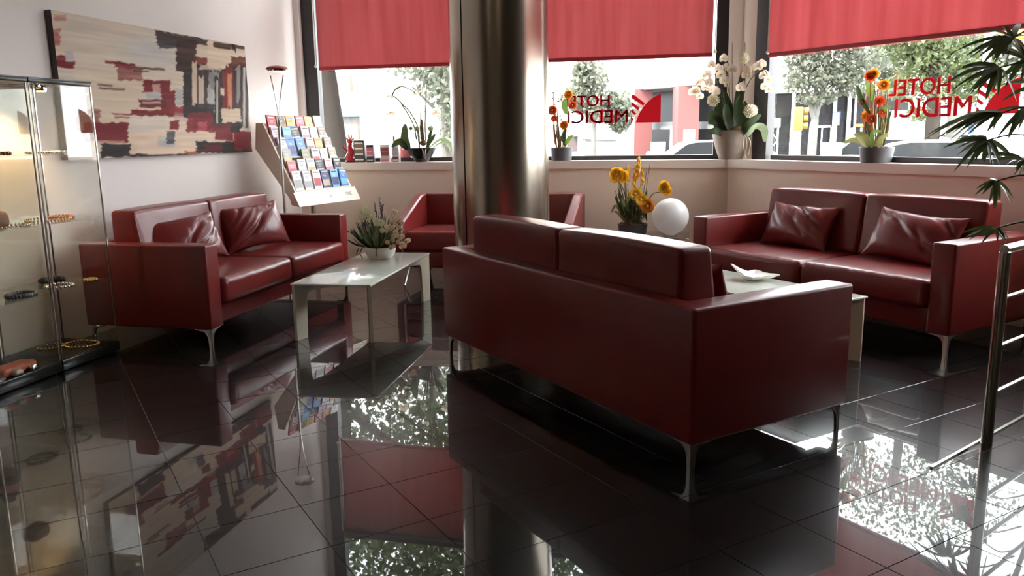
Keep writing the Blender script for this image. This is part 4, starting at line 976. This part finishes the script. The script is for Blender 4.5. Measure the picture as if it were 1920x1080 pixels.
for k in range(34):
    w = random.uniform(-.6, 1.15); q = random.uniform(26, 60); x = 712+q*math.cos(w); y = 440-q*.85*math.sin(w); d = random.uniform(-.18, .0)
    p.stem([(714, 455), ((714+x)/2, (448+y)/2, d*.6), (x, y, d)], .002); p.flower(x, y, d, .018, blp if x > 740 else blo, 'poppy', name='blossom')
p.roots([[(690, 461, -.11), (688, 470, -.13), (691, 478, -.12), (692, 481, -.12)], [(716, 461, -.11), (717, 470, -.125), (718, 476, -.12)], [(684, 461, -.11), (682, 470, -.13), (684, 474, -.13)]], twigm)

# 7 palm at the right edge
pb = cc(1.93, 4.55)
p = Plant('potted_palm', 'potted palm with drooping fronds at the right edge before the far window', K=4.55, base=(pb.x, pb.y, 0))
G().lathe([(.14, 0), (.19, .30), (.195, .34), (.18, .34), (.17, .30), (.001, .30)], 28).build('pot', potgrey, p.t)
for k, (x, yt) in enumerate(((1990, 60), (1975, 120), (2000, 20), (1985, 260))):
    p.stem([(2020+k*6, 640), (2008+k*3, 420, .03*k), (x, yt, .04*k-.05)], .016, mat('palm_cane', (.16, .15, .05), .5), 'cane')
def fan(hub, root, tips, w=.0145):                   # a palm leaf: stalk, hub and drooping blades
    fr = p.stem([root, ((hub[0]+root[0])/2, min(hub[1], root[1])-10, (hub[2]+root[2])/2), hub], .006, palmm, 'frond')
    h = p.L(*hub)
    tips = tips+[((a[0]+b[0])/2+random.uniform(-5, 5), (a[1]+b[1])/2+random.uniform(-8, 8)) for a, b in zip(tips, tips[1:])]+[((a[0]*2+hub[0])/3+random.uniform(-6, 6), (a[1]*2+hub[1])/3+random.uniform(4, 14)) for a in tips[::2]]
    for tp in tips:
        e = p.L(tp[0], tp[1], hub[2]+random.uniform(-.14, .14)); v = e-h; L = v.length
        pts_ = [h+v*t+Vector((0, 0, L*.42*(t-t*t)*(1-.2*t))) for t in (0, .15, .32, .5, .68, .85, 1)]
        nm = Vector((random.uniform(-.5, .5), -.7, random.uniform(.4, 1))).normalized()
        ww = w*random.uniform(.75, 1.15)
        G().blade(pts_, lambda t: ww*max(.05, min(1, t*7+.15)*(1-max(0, (t-.45)/.55)**1.6)), .25, nm).build('leaf_blade', palmm, fr, 60)
fan((1908, 72, -.05), (1990, 60, .02), [(1826, 98), (1838, 112), (1852, 106), (1862, 124), (1890, 118), (1846, 86), (1930, 110), (1900, 40), (1872, 60)])
fan((1894, 128, -.10), (1975, 140, 0), [(1793, 166), (1802, 150), (1822, 172), (1846, 184), (1862, 178), (1880, 192), (1826, 140), (1850, 128), (1910, 190)])
fan((1916, 112, .05), (1990, 150, .05), [(1862, 62), (1880, 150), (1900, 40), (1896, 165), (1935, 160)])
fan((1898, 212, -.10), (1985, 250, 0), [(1768, 254), (1784, 262), (1800, 268), (1812, 244), (1836, 240), (1826, 222), (1856, 250)])
fan((1882, 262, -.16), (1985, 290, 0), [(1812, 276), (1832, 290), (1848, 318), (1862, 300), (1876, 304), (1896, 306), (1914, 300), (1838, 262), (1822, 262)])
fan((1925, 205, .0), (1990, 230, 0), [(1876, 232), (1888, 250), (1902, 262), (1860, 214), (1918, 268)])
fan((1930, 300, -.05), (1990, 310, 0), [(1868, 290), (1880, 310), (1900, 325), (1915, 330)])
fan((1935, 160, .1), (1990, 180, .1), [(1880, 130), (1870, 160), (1880, 190), (1905, 200)])
fan((1888, 338, -.10), (1985, 360, 0), [(1842, 342), (1858, 352), (1862, 366), (1880, 380), (1898, 388), (1912, 372)], .009)
fan((1898, 424, -.15), (1990, 440, 0), [(1842, 442), (1852, 432), (1874, 436), (1892, 452), (1914, 450)], .010)

# ------------------------------------------------------------------ the street outside
GZ = -.42
struct(plan(G(), [(-60, 7.9), (60, 7.9), (60, 90), (-60, 90)], GZ-.3, GZ).build('ground', mat('asphalt', (.16, .155, .15), .85, noise=.2, nscale=3), smooth=0))
struct(plan(G(), [(4.2, -30), (60, -30), (60, 7.9), (4.2, 7.9)], GZ-.3, GZ).build('pavement', mat('pavement', (.42, .40, .37), .85), smooth=0))
fw = mat('white_render', (.84, .82, .78), .8); fg_ = mat('dark_shop_glass', (.014, .014, .015), .2, spec=.12, noise=.5, nscale=.35); fcol = mat('coral_column', (.085, .017, .014), .6)
greyd = mat('shutter_grey', (.07, .065, .06), .7); brick = mat('brown_shutter', (.12, .06, .042), .7); fwin = mat('white_metal', (.80, .80, .80), .4)
def quad_at(pt, x0, x1, y0, y1, at, dep, nm, m, parent, T):
    a, b, c = Vector(at(x0, (y0+y1)/2)), Vector(at(x1, (y0+y1)/2)), Vector(at((x0+x1)/2, y0)); d = Vector(at((x0+x1)/2, y1))
    z1, z0 = c.z, d.z; a.z = b.z = 0; w = (b-a).length; mid = (a+b)/2; rz = math.atan2((b-a).y, (b-a).x)
    return G().box((mid.x, mid.y, (z0+z1)/2), (w, dep, max(.02, z1-z0)), rz).build(nm, m, parent, 0)
# white block across the street
YA = 27
xl_, xr_ = at_y(480, 200, YA)[0], at_y(1163, 200, YA)[0]
bA = thing('white_building', 'white rendered building across the street, seen through the left windows', 'building', ((xl_+xr_)/2, YA, GZ))
def onA(nm, x0, x1, y0, y1, m, dep=.25): o = quad_at(None, x0, x1, y0, y1, lambda x, y: at_y(x, y, YA-.1), dep, nm, m, None, None); o.parent = bA; o.matrix_parent_inverse = Matrix.Translation(-bA.location); return o
bpy.context.view_layer.update()
G().box((0, 3, 4.6), (xr_-xl_, 6, 9.2)).build('wall', fw, bA, 0)
onA('shuttered_window', 633, 659, 142, 172, brick); onA('shop_front', 637, 662, 217, 262, greyd); onA('shop_sign', 637, 677, 215, 219, mat('dark_sign', (.05, .12, .12), .6), .6); onA('door_recess', 662, 673, 218, 262, mat('brown_door', (.08, .065, .055), .7))
onA('awning_edge', 682, 775, 181, 184, mat('awning_grey', (.17, .165, .16), .7), .7); onA('low_wall', 690, 742, 256, 272, mat('grey_wall', (.15, .15, .145), .8)); onA('red_notice', 740, 756, 255, 290, mat('red_notice', (.17, .055, .05), .6))
onA('garage_door', 1098, 1156, 263, 296, mat('garage_grey', (.17, .17, .17), .6), .12); onA('garage_lintel', 1094, 1158, 260, 263, greyd, .3); onA('dark_opening', 1066, 1082, 254, 284, mat('brown_dark', (.04, .025, .022), .7), .12); onA('sign_board', 1076, 1106, 249, 256, mat('sign_grey', (.06, .058, .055), .6), .5)
# building with coral columns
KB = 37
atB = lambda x, y: at_c(x, y, KB)
cB = atB(1250, 250); bB = thing('coral_column_building', 'white building on two coral columns above a dark shop front', 'building', (cB[0], cB[1], GZ)); bpy.context.view_layer.update()
def onB(nm, x0, x1, y0, y1, m, dep=.4, k=KB): o = quad_at(None, x0, x1, y0, y1, lambda x, y: at_c(x, y, k), dep, nm, m, None, None); o.parent = bB; o.matrix_parent_inverse = Matrix.Translation(-bB.location); return o
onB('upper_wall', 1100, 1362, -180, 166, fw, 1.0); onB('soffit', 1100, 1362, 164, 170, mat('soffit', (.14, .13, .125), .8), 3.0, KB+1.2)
onB('shop_glass', 1130, 1362, 150, 300, fg_, .3, KB+3.2); onB('fascia_beam', 1206, 1275, 229, 243, mat('fascia', (.13, .13, .13), .6), .3, KB+1.5); onB('fascia_beam', 1294, 1350, 228, 242, MATS['fascia'], .3, KB+1.5)
def column(x0, x1, y0, y1):
    a, b = Vector(atB(x0, y1)), Vector(atB(x1, y1)); w = (b-a).length*.72; m_ = (a+b)/2; z1 = at_c((x0+x1)/2, y0, KB)[2]
    o = G().box((m_.x, m_.y, (GZ+z1)/2), (w, w, z1-GZ), math.atan2(E2[1], E2[0])+R(62)).build('coral_column', fcol, None, 0); o.parent = bB; o.matrix_parent_inverse = Matrix.Translation(-bB.location)
column(1182, 1216, 168, 296); column(1265, 1303, 163, 296); onB('door_post', 1257, 1261, 243, 296, fwin, .1, KB+1.4); onB('white_post', 1285, 1299, 243, 275, fwin, .3, KB-4)
# glazed pavilion
YC = 36; cC = at_y(1545, 250, YC); bC = thing('glazed_pavilion', 'long glazed building with slim white columns behind the pale street tree', 'building', (cC[0], YC, GZ)); bpy.context.view_layer.update()
def onC(nm, x0, x1, y0, y1, m, dep=.2, Y=YC): o = quad_at(None, x0, x1, y0, y1, lambda x, y: at_y(x, y, Y), dep, nm, m, None, None); o.parent = bC; o.matrix_parent_inverse = Matrix.Translation(-bC.location); return o
onC('roof_slab', 1425, 1700, 164, 172, fw, 2.0)
for a, b in ((1428, 1484), (1488, 1523), (1526, 1560), (1565, 1590), (1594, 1640), (1644, 1700)): onC('glass_bay', a, b, 172, 300, fg_, .1, YC+.4)
for a, b in ((1443, 1446), (1483, 1489), (1561.5, 1566), (1588, 1593), (1601, 1603), (1640, 1645)): onC('column', a, b, 172, 300, fwin, .3)
for a in (1529, 1539, 1556): onC('door_frame', a, a+2, 238, 296, fwin, .12)
onC('door_head', 1529, 1558, 235, 239, fwin, .12); onC('orange_sign', 1604, 1620, 232, 238, mat('orange_sign', (.2, .07, .02), .6), .2)
# long white hoarding behind the cars
hq0, hq1 = at_c(1668, 230, 30), at_c(1812, 230, 30); hz1, hz0 = at_c(1740, 205, 30)[2], GZ
hm = (hq0+hq1)/2; hb = thing('hoarding', 'long low white hoarding behind the parked cars on the right', 'wall', (hm[0], hm[1], GZ), math.atan2((hq1-hq0)[1], (hq1-hq0)[0]))
for k in range(6): G().box((((k+.5)/6-.5)*np.linalg.norm(hq1-hq0), 0, (hz1-GZ)/2), (np.linalg.norm(hq1-hq0)/6-.03, .12, hz1-GZ)).build('panel', fw, hb, 0)

def leaves(n, blobs, size, rs):
    cs, rd = np.array([b[:3] for b in blobs]), np.array([b[3:6] for b in blobs]); w = rd.prod(1)**(2/3); k = rs.choice(len(blobs), n, p=w/w.sum())
    d = rs.normal(size=(n, 3)); d /= np.linalg.norm(d, axis=1)[:, None]; c = cs[k]+d*rd[k]*(rs.rand(n, 1)**.45)
    a = rs.normal(size=(n, 3)); a /= np.linalg.norm(a, axis=1)[:, None]; b = np.cross(a, rs.normal(size=(n, 3))); b /= np.linalg.norm(b, axis=1)[:, None]
    s = size*rs.uniform(.6, 1.3, (n, 1)); V = np.stack([c-a*s, c+b*s*.6, c+a*s, c-b*s*.6], 1).reshape(-1, 3)
    return V, np.arange(4*n).reshape(n, 4)
def tree(label, base, trunk, branches, blobs, n, size, ml, mt, seed):
    b = Vector(base); t = thing('street_tree', label, 'tree', b, 0, 'street trees'); rs = np.random.RandomState(seed)
    P = [Vector(q[:3])-b for q in trunk]; G().tube(P, [q[3] for q in trunk], 10).build('trunk', mt, t, 60)
    for br in branches: G().tube([Vector(q[:3])-b for q in br], [q[3] for q in br], 7).build('branch', mt, t, 60)
    V, Fq = leaves(n, [(*(Vector(q[:3])-b), *q[3:]) for q in blobs], size, rs)
    me = bpy.data.meshes.new('foliage'); me.vertices.add(len(V)); me.vertices.foreach_set('co', V.ravel()); me.loops.add(4*n); me.loops.foreach_set('vertex_index', Fq.ravel().astype(np.int32))
    me.polygons.add(n); me.polygons.foreach_set('loop_start', np.arange(0, 4*n, 4, dtype=np.int32)); me.update(calc_edges=True); me.validate()
    me.materials.append(ml); o = bpy.data.objects.new('foliage', me); COL.objects.link(o); o.parent = t; stuff(o); return t
bark = mat('plane_bark', (.020, .0165, .014), .95, spec=.03, noise=.4, nscale=6, nstretch=(1, 1, .3)); barkw = mat('pale_bark', (.10, .094, .085), .8, noise=.2); barkd = mat('dark_bark', (.06, .05, .04), .8)
lfa = mat('fresh_leaf', (.040, .062, .008), .55, noise=.5, nscale=1.2, trans=.3); lfp = mat('pale_tree_leaf', (.115, .125, .088), .6, noise=.35, nscale=1.2, trans=.4); lfg = mat('green_tree_leaf', (.075, .10, .032), .55, noise=.5, nscale=1., trans=.45)
def W(x, y, Y): return tuple(at_y(x, y, Y))
a, b, c_ = W(628, 262, 10.6), W(608, 133, 10.6), W(600, 60, 10.6)
tree('thick leaning tree trunk just outside the left window', (a[0]+.08, 10.6, GZ), [(a[0]+.1, 10.6, GZ, .20), (*a, .155), (*b, .15), (*c_, .15), (c_[0]-.1, 10.7, 4, .12)], [[(*c_, .08), (c_[0]+1, 11, 3.6, .04)], [(c_[0], 10.6, 3.2, .08), (c_[0]-1, 11.4, 4.4, .03)]],
     [(-5.0, 11.2, 3.9, 1.9, 1.6, 1.35), (-3.3, 11.6, 4.1, 1.6, 1.4, 1.5), (-2.2, 12.2, 5.2, 1.8, 1.6, 1.5), (-4.4, 12, 5.8, 2.2, 1.8, 1.2)], 24000, .06, lfa, bark, 1)
q = W(838, 290, 17)
tree('green street tree at the right side of the left window', (q[0], 17, GZ), [(q[0], 17, GZ, .14), (q[0], 17, 2, .12), (q[0]+.1, 17, 5, .08)], [[(q[0], 17, 1.6, .05), (q[0]-.7, 16.9, 2.3, .02)]],
     [(*W(828, 150, 17), .55, .8, .5), (*W(846, 200, 17), .4, .6, .5), (*W(848, 258, 17), .28, .5, .3), (*W(800, 120, 17), .9, .9, .4), (q[0]-.2, 17.4, 4.4, 1.8, 1.5, 1.2), (q[0]+1.2, 17.4, 6, 1.8, 1.5, 1.2)], 7000, .07, lfp, barkd, 2)
q = W(1114, 292, 22)
tree('slim pale young tree in front of the white garage', (q[0], 22, GZ), [(q[0], 22, GZ, .07), (q[0], 22, 1.6, .06), (q[0]-.05, 22, 3.5, .04)], [[(q[0], 22, 1.6, .04), (q[0]+.6, 22, 2.3, .015)], [(q[0], 22, 1.5, .04), (q[0]-.6, 22, 2.2, .015)]],
     [(*W(1105, 150, 22), .5, .6, .6), (*W(1085, 185, 22), .5, .6, .4), (*W(1130, 200, 22), .8, .6, .45), (*W(1160, 205, 22), .55, .6, .5), (*W(1162, 235, 22), .25, .4, .2), (*W(1095, 130, 22), .3, .5, .35)], 3600, .075, lfp, barkw, 3)
q = W(1523, 294, 21)
tree('pale forked street tree in front of the glazed building', (q[0], 21, GZ), [(q[0]-.05, 21, GZ, .12), (*W(1526, 235, 21), .10), (*W(1529, 222, 21), .08)], [[(*W(1527, 226, 21), .07), (*W(1516, 185, 21), .05), (*W(1508, 140, 21), .02)], [(*W(1528, 226, 21), .07), (*W(1537, 190, 21), .05), (*W(1560, 130, 21), .02)], [(*W(1528, 222, 21), .05), (*W(1529, 180, 21), .04), (*W(1530, 120, 21), .02)]],
     [(*W(1520, 130, 21), .65, .8, .45), (*W(1560, 150, 21), .7, .8, .4), (*W(1495, 160, 21), .32, .6, .2), (*W(1600, 140, 21), .55, .8, .55), (*W(1530, 185, 21), .5, .6, .18), (*W(1500, 100, 21), .4, .6, .35), (*W(1600, 95, 21), 1.1, 1, .6), (*W(1530, 60, 21), 1.0, 1, .7)], 7000, .062, lfp, barkw, 4)
q = W(1748, 262, 17)
tree('leafy green street tree behind the mirrored word on the right', (q[0], 17, GZ), [(q[0], 17, GZ, .14), (*W(1750, 220, 17), .13), (*W(1752, 140, 17), .11), (*W(1748, 70, 17), .11), (q[0]-.2, 17, 6, .08)], [[(*W(1751, 150, 17), .07), (*W(1700, 100, 17), .03)], [(*W(1751, 120, 17), .07), (*W(1810, 80, 17), .03)]],
     [(*W(1720, 105, 17), .55, .7, .42), (*W(1790, 120, 17), .5, .7, .5), (*W(1700, 160, 17), .42, .6, .32), (*W(1760, 165, 17), .5, .6, .35), (*W(1830, 150, 17), .5, .6, .5), (*W(1690, 70, 17), .6, .7, .4), (*W(1720, 215, 17), .2, .4, .2), (*W(1760, 40, 17), 1.3, 1, .7), (q[0]+.5, 18, 6.5, 2, 1.6, 1)], 9000, .052, lfg, bark, 5)
q = W(1791, 266, 23)
tree('pale trunked tree standing further back at the right', (q[0], 23, GZ), [(q[0], 23, GZ, .2), (*W(1790, 200, 23), .17), (*W(1786, 120, 23), .14)], [[(*W(1788, 150, 23), .08), (*W(1830, 100, 23), .04)]],
     [(*W(1690, 110, 23), 1.1, .8, .6), (*W(1770, 90, 23), 1.2, .8, .8), (*W(1850, 130, 23), 1.0, .8, .9), (*W(1660, 150, 23), .6, .8, .5), (*W(1900, 110, 23), 1.2, .9, 1)], 5000, .08, lfp, barkw, 6)

# traffic lights, signs, trusses
def pole(name, label, cat, x, yb, yt, Y, r, m, grp=None):
    a, b = at_y(x, yt, Y), None; t = thing(name, label, cat, (a[0], Y, GZ), 0, grp); G().tube([(0, 0, 0), (0, 0, a[2]-GZ)], r, 10).build('pole', m, t); return t, a
yel = mat('signal_yellow', (.22, .10, .005), .4)
t, a = pole('traffic_light', 'yellow traffic light on a white pole before the glazed building', 'traffic light', 1496.5, 296, 208, 19, .07, fwin)
G().rbox((0, -.05, a[2]-GZ-.17), (.19, .22, .50), .02).build('signal_head', yel, t)
for k in range(3): G().lathe([(.07, 0), (.075, .09), (.06, .09)], 14, M=Matrix.Translation((.11, -.08, a[2]-GZ-.32+.16*k))@Matrix.Rotation(math.pi/2, 4, 'Y')).build('visor', yel, t)
t, a = pole('parking_sign', 'white and blue street sign on a pole before the glazed building', 'sign', 1568, 296, 214, 20, .03, fwin)
G().box((0, -.05, a[2]-GZ-.10), (.17, .02, .31)).build('sign_plate', mat('sign_blue', (.015, .035, .14), .5), t, 0); G().box((-.012, -.063, a[2]-GZ-.11), (.13, .006, .27)).build('sign_face', cm['white'], t, 0)
g = G(); g.box((-.012, -.068, a[2]-GZ-.14), (.035, .004, .08)); g.ball((-.012, -.066, a[2]-GZ-.08), .02, 8, 6, sq=(1, .2, 1)); g.box((-.012, -.068, a[2]-GZ-.005), (.10, .004, .035)); g.build('pictogram', cm['navy'], t, 0)
t, a = pole('traffic_light', 'yellow signal box on a tall white pole above the palm', 'traffic light', 1856, 290, 48, 13, .055, fwin)
G().tube([(0, 0, a[2]-GZ-.10), (.50, 0, a[2]-GZ-.10)], .03, 8).build('arm', fwin, t); G().rbox((.26, -.06, a[2]-GZ-.13), (.34, .18, .16), .02).build('signal_head', yel, t)
t, a = pole('blue_sign', 'blue banner sign on a post behind the palm', 'sign', 1822, 290, 216, 22, .03, fwin)
G().box((0, -.04, a[2]-GZ-.22), (.14, .03, .44)).build('banner', mat('banner_blue', (.012, .05, .17), .5), t, 0); G().box((.22, -.02, a[2]-GZ+.05), (.26, .03, .5)).build('white_panel', fw, t, 0)
for x, lab in ((1450, 'white lattice truss with a grey box on top at the window corner'), (1492, 'white lattice truss behind the traffic light'), (1606, 'white lattice truss behind the red flowers')):
    a = at_y(x, 240, 25); t = thing('lattice_truss', lab, 'truss', (a[0], 25, GZ), 0, 'lattice trusses across the street'); hh = a[2]-GZ
    for s in (-1, 1): G().tube([(s*.13, 0, 0), (s*.13, 0, hh)], .025, 8).build('upright', fwin, t)
    for k in range(5): G().tube([(-.13 if k % 2 else .13, 0, hh*k/5), (.13 if k % 2 else -.13, 0, hh*(k+1)/5)], .018, 6).build('brace', fwin, t)
    if x == 1450: G().rbox((.02, 0, hh+.14), (.34, .2, .28), .02).build('grey_box', mat('box_grey', (.13, .13, .135), .5), t)

# vehicles
tyre = mat('tyre', (.02, .02, .02), .7); cgl = mat('car_glass', (.010, .011, .012), .3, spec=.12); red_l = mat('tail_light', (.45, .02, .02), .3)
def car(label, pos, rz, paint, roof=None, two=None, van=False):
    t = thing('parked_car' if not van else 'parked_van', label, 'car' if not van else 'van', pos, rz, 'cars on the street')
    L, Wd = 4.2, 1.72
    low = [(-2.1, .35), (-2.08, .72), (-1.95, .92), (-.95, 1.0), (1.55, 1.0), (2.02, .92), (2.1, .6), (2.08, .3), (1.8, .22), (-1.8, .22)]
    cab = [(-1.05, .98), (-.45, 1.42), (-.2, 1.48), (1.0, 1.48), (1.35, 1.42), (1.9, .98)] if not van else [(-1.35, .98), (-.9, 1.75), (-.7, 1.85), (1.95, 1.85), (2.03, 1.8), (2.05, .98)]
    g = G(); g.prism(low, -Wd/2, Wd/2); o = g.build('body', paint, t, 30); bv = o.modifiers.new('b', 'BEVEL'); bv.width = .05; bv.segments = 2
    G().prism([(x, z) for x, z in cab], -Wd/2+.12, Wd/2-.12).build('cabin', roof or paint, t, 30)
    cx = sum(c[0] for c in cab)/len(cab)
    sh_ = [(cx+(x-cx)*.86, .98+(z-.98)*.84+.04) for x, z in cab]
    for s in (-1, 1): G().prism(sh_, s*(Wd/2-.118), s*(Wd/2-.108)).build('side_window', cgl, t, 30)
    a, b = cab[0], cab[1]; G().add([(a[0]-.012+.06, -.68, a[1]+.06), (a[0]-.012+.06, .68, a[1]+.06), (b[0]-.012, .64, b[1]-.02), (b[0]-.012, -.64, b[1]-.02), (a[0]+.1, -.68, a[1]+.04), (a[0]+.1, .68, a[1]+.04), (b[0]+.05, .64, b[1]-.04), (b[0]+.05, -.64, b[1]-.04)], [(3, 2, 1, 0), (4, 5, 6, 7), (0, 1, 5, 4), (2, 3, 7, 6), (1, 2, 6, 5), (3, 0, 4, 7)]).build('windscreen', cgl, t, 0)
    for sx in (-1.3, 1.3):
        for s in (-1, 1): G().lathe([(.15, -.1), (.31, -.1), (.32, 0), (.31, .1), (.15, .1)], 18, M=Matrix.Translation((sx, s*(Wd/2-.1), .32))@Matrix.Rotation(math.pi/2, 4, 'X')).build('wheel', tyre, t, 40)
    for s in (-1, 1):
        G().rbox((-2.05, s*.62, .74), (.08, .34, .14), .02, seg=1).build('headlight', chrome, t); G().rbox((2.06, s*.66, .82), (.06, .22, .2), .02, seg=1).build('tail_light', red_l, t)
        G().rbox((-.85, s*(Wd/2+.02), 1.03), (.1, .16, .11), .02, seg=1).build('mirror', paint, t)
    if two is not None:
        for s in (-1, 1): G().box((.2, s*(Wd/2+.004), .7), (1.9, .012, .5)).build('door_panel', two, t, 0)
    if roof is None and two is not None: G().rbox((.2, 0, 1.56), (.2, .5, .12), .02).build('roof_sign', fwin, t)
    return t
cwh = mat('car_white', (.40, .40, .40), .2, coat=.5); csi = mat('car_silver', (.12, .125, .13), .3, metal=.0, coat=.5); cye = mat('taxi_yellow', (.30, .24, .01), .25, coat=.5); cbk = mat('taxi_black', (.03, .03, .03), .2, coat=.5)
e2a = math.atan2(E1[1], E1[0])
def cpos(x, k): q = at_c(x, 280, k); return (q[0], q[1], GZ)
car('white taxi with a roof sign, right of the red flower planter', cpos(1722, 17.5), e2a+R(8), cwh, None, mat('taxi_door', (.26, .23, .05), .3))
car('silver car parked beyond the white taxi', cpos(1790, 27), e2a+math.pi-R(6), csi)
car('white car with a yellow front at the foot of the palm', cpos(1850, 14.0), e2a+R(6), cye, cwh)
car('white van in front of the coral columns', (*at_y(1310, 290, 20)[:2], GZ), R(4), cwh)
def scooter(label, pos, rz, s=1.0):
    t = thing('motor_scooter', label, 'scooter', pos, rz, 'white scooters')
    G().tube([(-.55, 0, .55), (-.2, 0, .35), (.15, 0, .38), (.5, 0, .62), (.75, 0, .7)], [.10, .16, .15, .2, .08], 12).build('body', cwh, t)
    G().rbox((.3, 0, .83), (.62, .26, .12), .05, seg=2).build('seat', tyre, t); G().tube([(-.6, 0, .3), (-.45, 0, 1.0)], [.14, .10], 12).build('front_shield', cwh, t)
    G().rbox((-.42, 0, 1.2), (.05, .42, .42), .02, seg=2).build('windscreen', mat('scooter_screen', (.8, .82, .84), .2), t); G().rbox((.72, 0, .98), (.36, .38, .30), .07).build('top_case', cwh, t)
    G().tube([(-.42, -.34, 1.0), (-.45, 0, 1.02), (-.42, .34, 1.0)], .018, 8).build('handlebar', tyre, t)
    for x in (-.62, .55): G().lathe([(.1, -.05), (.24, -.05), (.25, 0), (.24, .05), (.1, .05)], 18, M=Matrix.Translation((x, 0, .25))@Matrix.Rotation(math.pi/2, 4, 'X')).build('wheel', tyre, t, 40)
    return t
scooter('white scooter with a top case before the glazed building', (*at_y(1574, 285, 18.5)[:2], GZ), R(60))
scooter('white scooter between the two coral columns', (*at_y(1230, 288, 24)[:2], GZ), R(100))

# ------------------------------------------------------------------ unseen lobby lamps, added behind the camera as warm fill
for k, (x, y) in enumerate(((-2.2, -1.2), (0.6, -1.2), (-2.2, -3.0), (0.6, -3.0))):
    t = thing('fill_lamp', ['unseen round warm fill lamp behind the camera, near left', 'unseen round warm fill lamp behind the camera, near right', 'unseen round warm fill lamp behind the camera, far left', 'unseen round warm fill lamp behind the camera, far right'][k], 'lamp', (x, y, ZC-.06), 0, 'unseen lobby fill lamps')
    G().lathe([(.17, 0), (.17, .059)], 28).build('housing', white, t); G().lathe([(.14, -.006), (.14, 0)], 28).build('diffuser', mat('warm_diffuser', (1, .78, .5), emit=2.), t)
    L = bpy.data.lights.new('fill_light', 'AREA'); L.shape = 'DISK'; L.size = .26; L.energy = 4; L.color = (1, .80, .58)
    lo = bpy.data.objects.new('fill_light', L); COL.objects.link(lo); lo.parent = t; lo.location = (0, 0, -.012)
